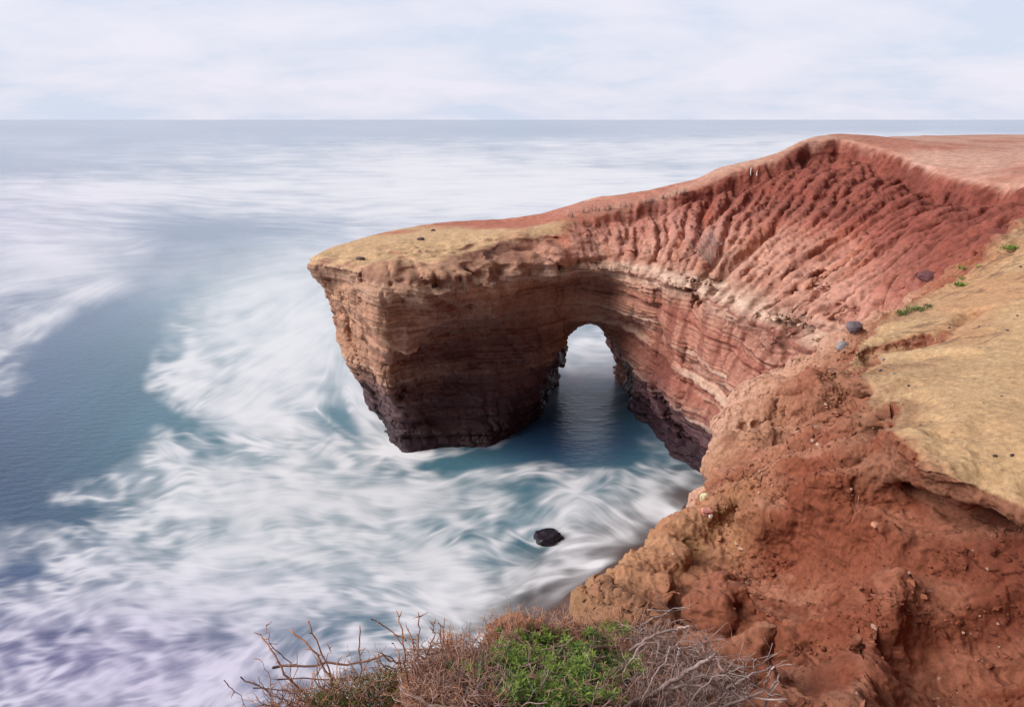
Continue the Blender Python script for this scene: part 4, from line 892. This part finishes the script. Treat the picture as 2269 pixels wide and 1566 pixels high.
# ------------------------------------------------------------------ stones
def stone_px(name, u, v, wpx, hpx, col, label, cat, seed, sink=.3, **kw):
    p, n = cast(u, v); t = depth_t(p); a = wpx / 2 * t / FOC; b = hpx / 2 * t / FOC
    return rock(name, p + n * b * (1 - sink) * .6, (a, a * .8, b), col, label, cat, seed, **kw)
stone_px('stone', 1868, 768, 30, 24, L3(146, 136, 138), 'pale blue grey stone at the lip of the pit in the yellow ledge', 'stone', 1, sink=.9)
stone_px('stone', 1893, 727, 34, 30, L3(112, 98, 104), 'dark grey pitted stone wedged at the foot of the gullied red bowl', 'stone', 2, sink=.9)
stone_px('boulder', 2060, 614, 62, 24, L3(104, 66, 68), 'long dark purple boulder lying on the red slope beyond the yellow ledge', 'boulder', 3, sink=1.9, rot=.7)
stone_px('stone', 1560, 1102, 20, 24, L3(206, 198, 160), 'smooth cream stone set in the pale left edge of the near cliff', 'stone', 4, rough_=.25, sink=1.0)
stone_px('stone', 1568, 1132, 26, 15, L3(192, 128, 114), 'small pink stone on the cliff edge below the cream stone', 'stone', 5, rough_=.5, sink=1.0)
stone_px('stone', 1574, 1143, 10, 12, L3(226, 216, 206), 'tiny white stone touching the pink stone on the cliff edge', 'stone', 6)
stone_px('clod', 1940, 1163, 24, 14, L3(190, 136, 112), 'pale pinkish clod lying on the red face under the dry stalk', 'clod', 7)
stone_px('stone', 932, 531, 16, 7, L3(104, 84, 88), 'dark flat stone on the yellow top of the arch headland', 'stone', 8)
stone_px('stone', 798, 575, 20, 9, L3(112, 92, 90), 'dark grey rock on the yellow top near the headland tip', 'stone', 9)
stone_px('stone', 960, 512, 10, 6, L3(100, 84, 88), 'tiny dark stone on the back rim of the headland top', 'stone', 10)
for i, (u, v, w_, c_, lb) in enumerate([
        (2205, 1011, 12, L3(70, 58, 58), 'dark pebble on the yellow ledge, left one of a pair near the front rim'),
        (2243, 1009, 12, L3(78, 64, 62), 'dark pebble on the yellow ledge, right one of a pair near the front rim'),
        (2013, 855, 8, L3(60, 56, 72), 'lone blue black pebble on the yellow ledge near the notch in its rim'),
        (1951, 821, 9, L3(72, 74, 100), 'small blue pebble at the corner of the yellow ledge below the pit'),
        (1981, 828, 7, L3(110, 140, 136), 'tiny teal pebble at the corner of the yellow ledge below the pit'),
        (1958, 797, 11, L3(130, 120, 126), 'pale grey pebble lying at the near lip of the pit'),
        (2262, 592, 7, L3(66, 56, 66), 'dark pebble at the far end of the yellow ledge by the frame edge'),
        (2219, 878, 6, L3(84, 66, 66), 'tiny dark pebble in the middle of the yellow ledge by the right frame edge'),
        (2232, 733, 8, L3(86, 70, 84), 'purple grey pebble on the yellow ledge by the fine dark cracks'),
        (2170, 724, 6, L3(92, 70, 80), 'tiny purple pebble on the yellow ledge left of the fine dark cracks'),
        (2104, 727, 8, L3(80, 62, 72), 'dark pebble on the yellow ledge just right of the pit'),
        (2040, 942, 6, L3(96, 76, 70), 'small brown pebble near the left rim of the yellow ledge'),
        (2255, 700, 7, L3(84, 72, 70), 'small brown pebble on the sandy slope above the fine dark cracks')]):
    stone_px('pebble', u, v, w_ * .8, w_ * .6, c_, lb, 'pebble', 20 + i, lvl=2, group='pebbles scattered on the yellow ledge')
p = Vector(up(1212, 1196, z=-.05))
rock('sea_rock', p, (.52, .46, .34), L3(40, 34, 42), 'low black wet rock ringed by foam in the cove', 'rock', 31, rot=.3, rough_=.5, mat=plain_material('wet_black_rock', .3, 12., .4))

# ------------------------------------------------------------------ stakes and scrub on the far slope
for u, v, h_, lb in [(1663, 386, .26, 'left and taller of two short white stakes under the rim of the red bowl'), (1677, 387, .14, 'right and shorter of two short white stakes under the rim of the red bowl')]:
    p, n = cast(u, v); mb = MB(); W = L3(226, 218, 216)
    mb.tube([p - Vector((0, 0, .1)), p + Vector((0, 0, h_ * .5)), p + Vector((.01, 0, h_)), p + Vector((.012, 0, h_ + .02))], .035, .028, 6, W, W)
    mb.build('stake', M_STONE, label=lb, category='stake', group='white stakes on the red slope')
def shrub_things(name, loc, label, cat, group=None):
    k = dict(label=label, category=cat)
    if group: k['group'] = group
    return empty(name, loc, **k)
p, n = cast(1575, 590); e = shrub_things('dead_bush', p, 'leafless grey bush growing on the pale gullied slope above the arch wall', 'bush')
mb = MB()
for _ in range(16):
    twig(mb, p + Vector((random.gauss(0, .1), 0, -.05)), (random.gauss(-.25, .35), random.gauss(-.2, .2), 1), random.uniform(1.1, 1.8), .013, 2, GY1, GY1, .1, .02, 3)
mb.build('branches', M_WOOD, e)
GRN, GRN2, GRN3 = L3(104, 134, 56), L3(148, 168, 78), L3(66, 94, 46)
def tuft(mb, p, n_, ln, wd, cols, spread=.8):
    for _ in range(n_):
        d = Vector((random.gauss(0, spread), random.gauss(0, spread), 1)); mb.leaf(p + Vector((random.gauss(0, ln * .25), random.gauss(0, ln * .25), 0)), d, Vector((random.random() - .5, random.random() - .5, 1)), ln * random.uniform(.6, 1.2), wd, random.choice(cols))
for u, v, s_, k_, lb in [(2240, 552, .10, 26, 'bright green tuft on the bank at the far end of the yellow ledge'), (2136, 598, .10, 16, 'small green plant on the red slope right of the dark boulder, upper one'),
                         (2124, 634, .09, 18, 'small green plant on the red slope below and right of the dark boulder'), (2168, 592, .06, 8, 'tiny green sprig at the top of the red slope beside the ledge'), (2132, 618, .06, 8, 'tiny green sprig between the two small plants on the red slope')]:
    p, n = cast(u, v); mb = MB()
    for _ in range(3): tuft(mb, p + Vector((random.gauss(0, s_ * .5), random.gauss(0, s_ * .5), 0)), k_, s_, s_ * .2, [GRN, GRN2])
    mb.build('small_plant', M_LEAF, label=lb, category='plant', group='green plants on the red slope')
mb = MB()
for _ in range(60):
    u = random.uniform(1985, 2065); p, n = cast(u, 698 - (u - 1985) * .22 + random.gauss(0, 3)); tuft(mb, p, 6, .07, .012, [GRN, L3(110, 116, 70), L3(96, 92, 64)])
mb.build('grass', M_LEAF, kind='stuff', label='thin green grass along the far edge of the yellow ledge')
mb = MB()
for u, v in [(1262, 474), (1295, 465), (1320, 460), (1334, 460), (1352, 457), (1385, 451), (1420, 444), (1440, 441), (1470, 434), (1508, 425), (1513, 424)]:
    for _ in range(4):
        q, n = cast(u + random.gauss(0, 6), v + 8)
        for _ in range(5): P, _d = wander(q, (random.gauss(0, .25), 0, 1), random.uniform(.12, .38), 4, .1); mb.tube(P, .006, .003, 3, L3(120, 122, 110), L3(150, 150, 140))
mb.build('grass', M_LEAF, kind='stuff', label='sparse dry grass blades on the skyline crest above the arch')
# dry stalk on the near face
p, n = cast(1885, 1160); mb = MB(); t = depth_t(p); sc_ = t / FOC; PL = L3(196, 142, 116)
mb.tube([p - n * .02, p + Vector((0, -.03, 30 * sc_)), p + Vector((.005, -.04, 52 * sc_)), p + Vector((-.006, -.05, 80 * sc_))], .0028, .0015, 4, PL, PL)
for a, b, c_ in [(30, 14, 55), (36, -14, 62), (50, 9, 72), (48, -8, 76)]:
    q = p + Vector((0, -.035, a * sc_)); mb.tube([q, q + Vector((b * .5 * sc_, -.01, (c_ - a) * .45 * sc_)), q + Vector((b * sc_, -.015, (c_ - a) * sc_))], .002, .001, 4, PL, PL)
mb.build('dry_stalk', M_WOOD, label='thin pale dry stalk standing alone on the red cliff face', category='dry stalk')

# ------------------------------------------------------------------ shrubs on the edge at the bottom of the picture
def gp(u, v):
    p, n = cast(u, v, (near,)); return p
def px(p, du, dv, dd=0.):
    """offset a point by du, dv photo pixels seen at its distance, and dd metres away from the eye"""
    t = depth_t(p); k = t / FOC; return p + Vector((du * k, 0, 0)) + Vector((0, ST, CT)) * (-dv * k) + Vector((0, CT, -ST)) * dd
# left: bare twigs sticking up from the edge
o_ = gp(860, 1560); e = shrub_things('dead_shrub', o_, 'bare brown shrub with upright twigs at the left end, over the surf', 'shrub')
for P, r in [([(700, 1560), (640, 1500), (605, 1450), (577, 1405)], .010), ([(760, 1545), (735, 1500), (690, 1440), (643, 1393)], .011), ([(770, 1560), (735, 1490), (705, 1430), (682, 1375)], .0085),
             ([(800, 1560), (800, 1500), (797, 1440), (797, 1385)], .009), ([(660, 1560), (640, 1470), (600, 1425), (590, 1385)], .005), ([(905, 1520), (897, 1470), (893, 1410), (878, 1352)], .008),
             ([(900, 1420), (870, 1400), (825, 1372)], .006), ([(920, 1480), (930, 1410), (926, 1356)], .006), ([(930, 1480), (915, 1420), (904, 1392)], .006),
             ([(605, 1477), (700, 1472), (790, 1468), (850, 1456), (880, 1465), (900, 1492)], .0105), ([(610, 1500), (740, 1503), (860, 1492), (960, 1490)], .006), ([(530, 1502), (580, 1525), (630, 1555), (680, 1590)], .006),
             ([(498, 1508), (520, 1530), (560, 1580)], .004), ([(560, 1520), (640, 1530), (720, 1520), (800, 1500)], .005), ([(620, 1560), (660, 1480), (655, 1440)], .004), ([(600, 1545), (600, 1500), (575, 1460)], .004),
             ([(885, 1520), (885, 1450), (872, 1425)], .004), ([(960, 1500), (980, 1440), (985, 1370)], .005), ([(700, 1500), (727, 1450), (735, 1430)], .004), ([(950, 1440), (965, 1400), (955, 1375)], .005)]:
    b0 = gp(min(max(P[0][0], 820), 1000), 1560); t = min(depth_t(b0), 3.5) + random.uniform(-.1, .1)
    Q = [Vector(up(u, v, t=t + .1 * i / len(P) + random.gauss(0, .03))) for i, (u, v) in enumerate(P)]
    R_ = []
    for i in range(len(Q) - 1):
        for k in range(4): R_.append(Q[i].lerp(Q[i + 1], k / 4) + Vector((random.gauss(0, .004), random.gauss(0, .006), random.gauss(0, .004))))
    R_.append(Q[-1]); mb = MB(); r *= .62; mb.tube(R_, r, r * .6, 6, BR0, L3(176, 124, 96))
    for _ in range(int(3 + r * 400)):
        i = random.randint(2, len(R_) - 1); mb.tube(wander(R_[i], (random.gauss(0, 1), random.gauss(0, .5), random.uniform(0, 1)), random.uniform(.015, .05), 3, .2)[0], .003, .0015, 4, BR0, OR1)
    mb.build('branch', M_WOOD, e)
mb = MB()
for _ in range(520):
    u = random.uniform(600, 1010); v0 = 1500 + (820 - u) * .28 if u < 820 else 1500 - (u - 820) * .42
    v = random.uniform(v0, 1600); q = Vector(up(u, v, t=random.uniform(3.1, 3.5)))
    twig(mb, q, (random.gauss(-.1, .7), random.gauss(0, .4), random.uniform(-.1, 1)), random.uniform(.06, .2), random.uniform(.002, .004), 1, BR0, random.choice([BR1, OR1, BR1]), .22, .02, 2)
mb.build('twigs', M_WOOD, e, kind='stuff')
# middle-left: curly brown tangle
o_ = gp(1000, 1500); e = shrub_things('dead_shrub', o_, 'tangle of curly orange brown twigs beside the green leaves', 'shrub'); mb = MB()
for _ in range(520):
    u = random.uniform(900, 1100); q = gp(u, random.uniform(1440 - (u - 900) * .16, 1590))
    twig(mb, q, (random.gauss(0, .7), random.gauss(.1, .5), random.uniform(.1, 1)), random.uniform(.06, .17), random.uniform(.0016, .003), 1, random.choice([BR0, BR1]), random.choice([BR1, OR1, GY1]), .28, -.03, 2)
for _ in range(110):
    u = random.uniform(915, 1010); q = px(gp(u + 20, 1455), -10, -10); twig(mb, q, (random.gauss(-.1, .6), random.gauss(.2, .3), .8), random.uniform(.07, .16), .003, 1, BR0, OR1, .25, .03, 2)
mb.build('twigs', M_WOOD, e, kind='stuff')
# middle: leafy shrub with woody branches
o_ = gp(1200, 1500); e = shrub_things('leafy_shrub', o_, 'low green leafy shrub with twisted grey brown branches at the cliff edge', 'shrub')
for P, r in [([(1190, 1478), (1240, 1450), (1300, 1432), (1360, 1426)], .022), ([(1130, 1452), (1180, 1462), (1240, 1470), (1290, 1490)], .016), ([(1268, 1445), (1245, 1480), (1215, 1520), (1190, 1566)], .017), ([(1115, 1530), (1140, 1490), (1170, 1478), (1182, 1515)], .012),
             ([(1090, 1566), (1140, 1545), (1200, 1522), (1240, 1510)], .011), ([(1330, 1590), (1350, 1545), (1390, 1530), (1460, 1530)], .013), ([(1210, 1510), (1250, 1545), (1300, 1560)], .009), ([(1145, 1400), (1160, 1430), (1180, 1460)], .009),
             ([(1110, 1500), (1125, 1540), (1170, 1570)], .008), ([(1370, 1460), (1380, 1510), (1420, 1545), (1450, 1570)], .006), ([(1330, 1430), (1300, 1470), (1290, 1520)], .007), ([(900, 1510), (960, 1545), (1040, 1548), (1100, 1535)], .011)]:
    Q = []
    for u, v in P: q = gp(u, v); Q.append(q + Vector((0, -ST * .3, .045 + r)))
    R_ = []
    for i in range(len(Q) - 1):
        for k in range(5): R_.append(Q[i].lerp(Q[i + 1], k / 5) + Vector((random.gauss(0, .004), random.gauss(0, .004), random.gauss(0, .005))))
    R_.append(Q[-1]); mb = MB(); mb.tube(R_, r * .8, r * .5, 7, L3(118, 96, 86), L3(146, 122, 110))
    for _ in range(4): twig(mb, random.choice(R_), (random.gauss(0, 1), random.gauss(0, .6), .5), random.uniform(.05, .16), .003, 1, BR0, GY1, .2, .0, 2)
    mb.build('branch', M_WOOD, e)
mb = MB(); tw = MB(); litter = MB()
def leafy(u, v):
    a = vn(u / 48, v / 30, 0, 61) - .42
    b = max(math.exp(-(((u - 1225) / 190) ** 2 + ((v - 1500) / 100) ** 2) ** 2), .8 * math.exp(-(((u - 1335) / 70) ** 2 + ((v - 1420) / 50) ** 2)))
    return b + a * 1.3
k = 0
while k < 1050:
    u = random.uniform(1000, 1450); v = random.uniform(1375, 1600)
    if leafy(u, v) < .74: continue
    k += 1; q = gp(u, v); h_ = random.uniform(.01, .075) + .03 * max(0, float(vn(u / 60, v / 40, 0, 62)) - .5)
    top_ = q + Vector((random.gauss(0, .02), random.gauss(0, .02), h_)); cs = random.choice([[GRN, GRN2], [GRN, GRN3], [GRN2, L3(150, 176, 84)], [GRN, GRN2]])
    for _ in range(random.randint(9, 13)):
        d = Vector((random.gauss(0, 1), random.gauss(0, 1), random.uniform(.1, 1.1))); mb.leaf(top_ - Vector((0, 0, random.uniform(0, .03))), d, Vector((0, 0, 1)), random.uniform(.022, .044), random.uniform(.006, .010), random.choice(cs))
mb.build('leaves', M_LEAF, e, kind='stuff')
for _ in range(800):
    u = random.uniform(1000, 1480); v = random.uniform(1385, 1600); q = gp(u, v)
    twig(tw, q + Vector((0, 0, .01)), (random.gauss(0, 1), random.gauss(0, .8), random.uniform(-.1, .6)), random.uniform(.06, .22), random.uniform(.0018, .004), 1, BR0, random.choice([BR1, GY1, BR1]), .22, -.02, 2)
for _ in range(230):                                       # upright orange tips along the very edge
    u = random.uniform(1060, 1440); q = gp(u, 1408 - (u - 1060) * .06 + random.gauss(0, 8)); twig(tw, q, (random.gauss(0, .35), random.gauss(.2, .3), 1), random.uniform(.05, .17), .0028, 1, BR1, OR1, .12, .02, 1)
tw.build('twigs', M_WOOD, e, kind='stuff')
# the brown umbel of a dead flower head
q = gp(1372, 1450) + Vector((0, 0, .10)); fl = MB()
fl.tube([gp(1388, 1500), q.lerp(gp(1388, 1500), .4), q], .004, .003, 5, BR0, BR1)
for _ in range(70):
    d = Vector((random.gauss(0, .6), random.gauss(0, .5), .5)).normalized(); z_ = q + d * random.uniform(.03, .06); fl.tube([q, z_], .0012, .001, 3, BR1, BR1); fl.tube([z_, z_ + d * .006], .005, .003, 5, L3(176, 128, 108), L3(190, 146, 124))
fl.build('flower_head', M_WOOD, e, label='brown dried flower head')
# right: grey dead branches in front of the red face
o_ = gp(1560, 1540); e = shrub_things('dead_shrub', o_, 'grey dead shrub with long bleached branches against the red cliff face', 'shrub')
for P, r in [([(1440, 1545), (1500, 1500), (1550, 1470), (1585, 1448)], .014), ([(1330, 1600), (1420, 1545), (1500, 1520), (1560, 1515)], .012), ([(1470, 1530), (1560, 1495), (1640, 1545), (1745, 1548)], .008), ([(1560, 1500), (1600, 1530), (1640, 1505), (1710, 1475)], .008),
             ([(1600, 1566), (1690, 1530), (1700, 1500), (1716, 1475)], .008), ([(1690, 1566), (1710, 1530), (1727, 1492)], .008), ([(1585, 1448), (1600, 1480), (1640, 1530), (1700, 1600)], .007), ([(1420, 1400), (1440, 1370), (1500, 1355), (1435, 1350)], .005),
             ([(1400, 1440), (1450, 1405), (1500, 1392), (1528, 1385)], .009), ([(1430, 1420), (1400, 1460), (1380, 1490)], .007), ([(1470, 1600), (1480, 1520), (1505, 1440), (1500, 1425)], .006), ([(1500, 1600), (1503, 1520), (1504, 1440)], .005),
             ([(1580, 1470), (1560, 1440), (1555, 1425)], .003), ([(1590, 1460), (1570, 1430), (1567, 1418)], .003), ([(1660, 1540), (1650, 1480), (1640, 1450)], .004), ([(1680, 1500), (1670, 1470), (1676, 1458)], .004), ([(1520, 1566), (1580, 1500), (1640, 1480), (1690, 1470)], .005),
             ([(1410, 1566), (1450, 1500), (1480, 1450), (1485, 1430)], .006)]:
    b0 = gp(1480, 1560); t = min(depth_t(b0) - .05, 3.9)
    Q = [Vector(up(u, v, t=min(t + random.gauss(0, .05), depth_t(gp(u, v)) - .02))) for u, v in P]; R_ = []
    for i in range(len(Q) - 1):
        for k in range(5): R_.append(Q[i].lerp(Q[i + 1], k / 5) + Vector((random.gauss(0, .004), random.gauss(0, .004), random.gauss(0, .005))))
    R_.append(Q[-1]); mb = MB(); mb.tube(R_, r, r * .55, 6, GY0, GY1)
    for _ in range(5): twig(mb, random.choice(R_[4:]), (random.gauss(0, 1), random.gauss(0, .4), random.uniform(0, 1)), random.uniform(.05, .14), .0028, 1, GY0, GY1, .15, .0, 1)
    mb.build('branch', M_WOOD, e)
mb = MB()
for _ in range(640):
    u = random.uniform(1390, 1640) ** 1.0; v = random.uniform(1395 + max(0, u - 1450) * .42, 1600); q = gp(u, v); t = min(depth_t(q), 4.3); q = Vector(up(u, v, t=t - .01))
    twig(mb, q, (random.gauss(.2, .8), random.gauss(0, .5), random.uniform(-.1, .8)), random.uniform(.07, .24), random.uniform(.0018, .0036), 1, random.choice([GY0, BR0]), random.choice([GY1, BR1, GY1]), .2, .0, 2)
mb.build('twigs', M_WOOD, e, kind='stuff')
mb = MB()
for _ in range(420):
    u = random.uniform(690, 1010); v = random.uniform(1500 + max(0, 850 - u) * .35, 1600); q = Vector(up(u, v, t=random.uniform(3.15, 3.5)))
    tuft(mb, q, 5, .075, .006, [L3(100, 116, 56), L3(126, 132, 70), L3(84, 96, 50)], .4)
mb.build('grass', M_LEAF, kind='stuff', label='olive green grass growing through the brown twigs')
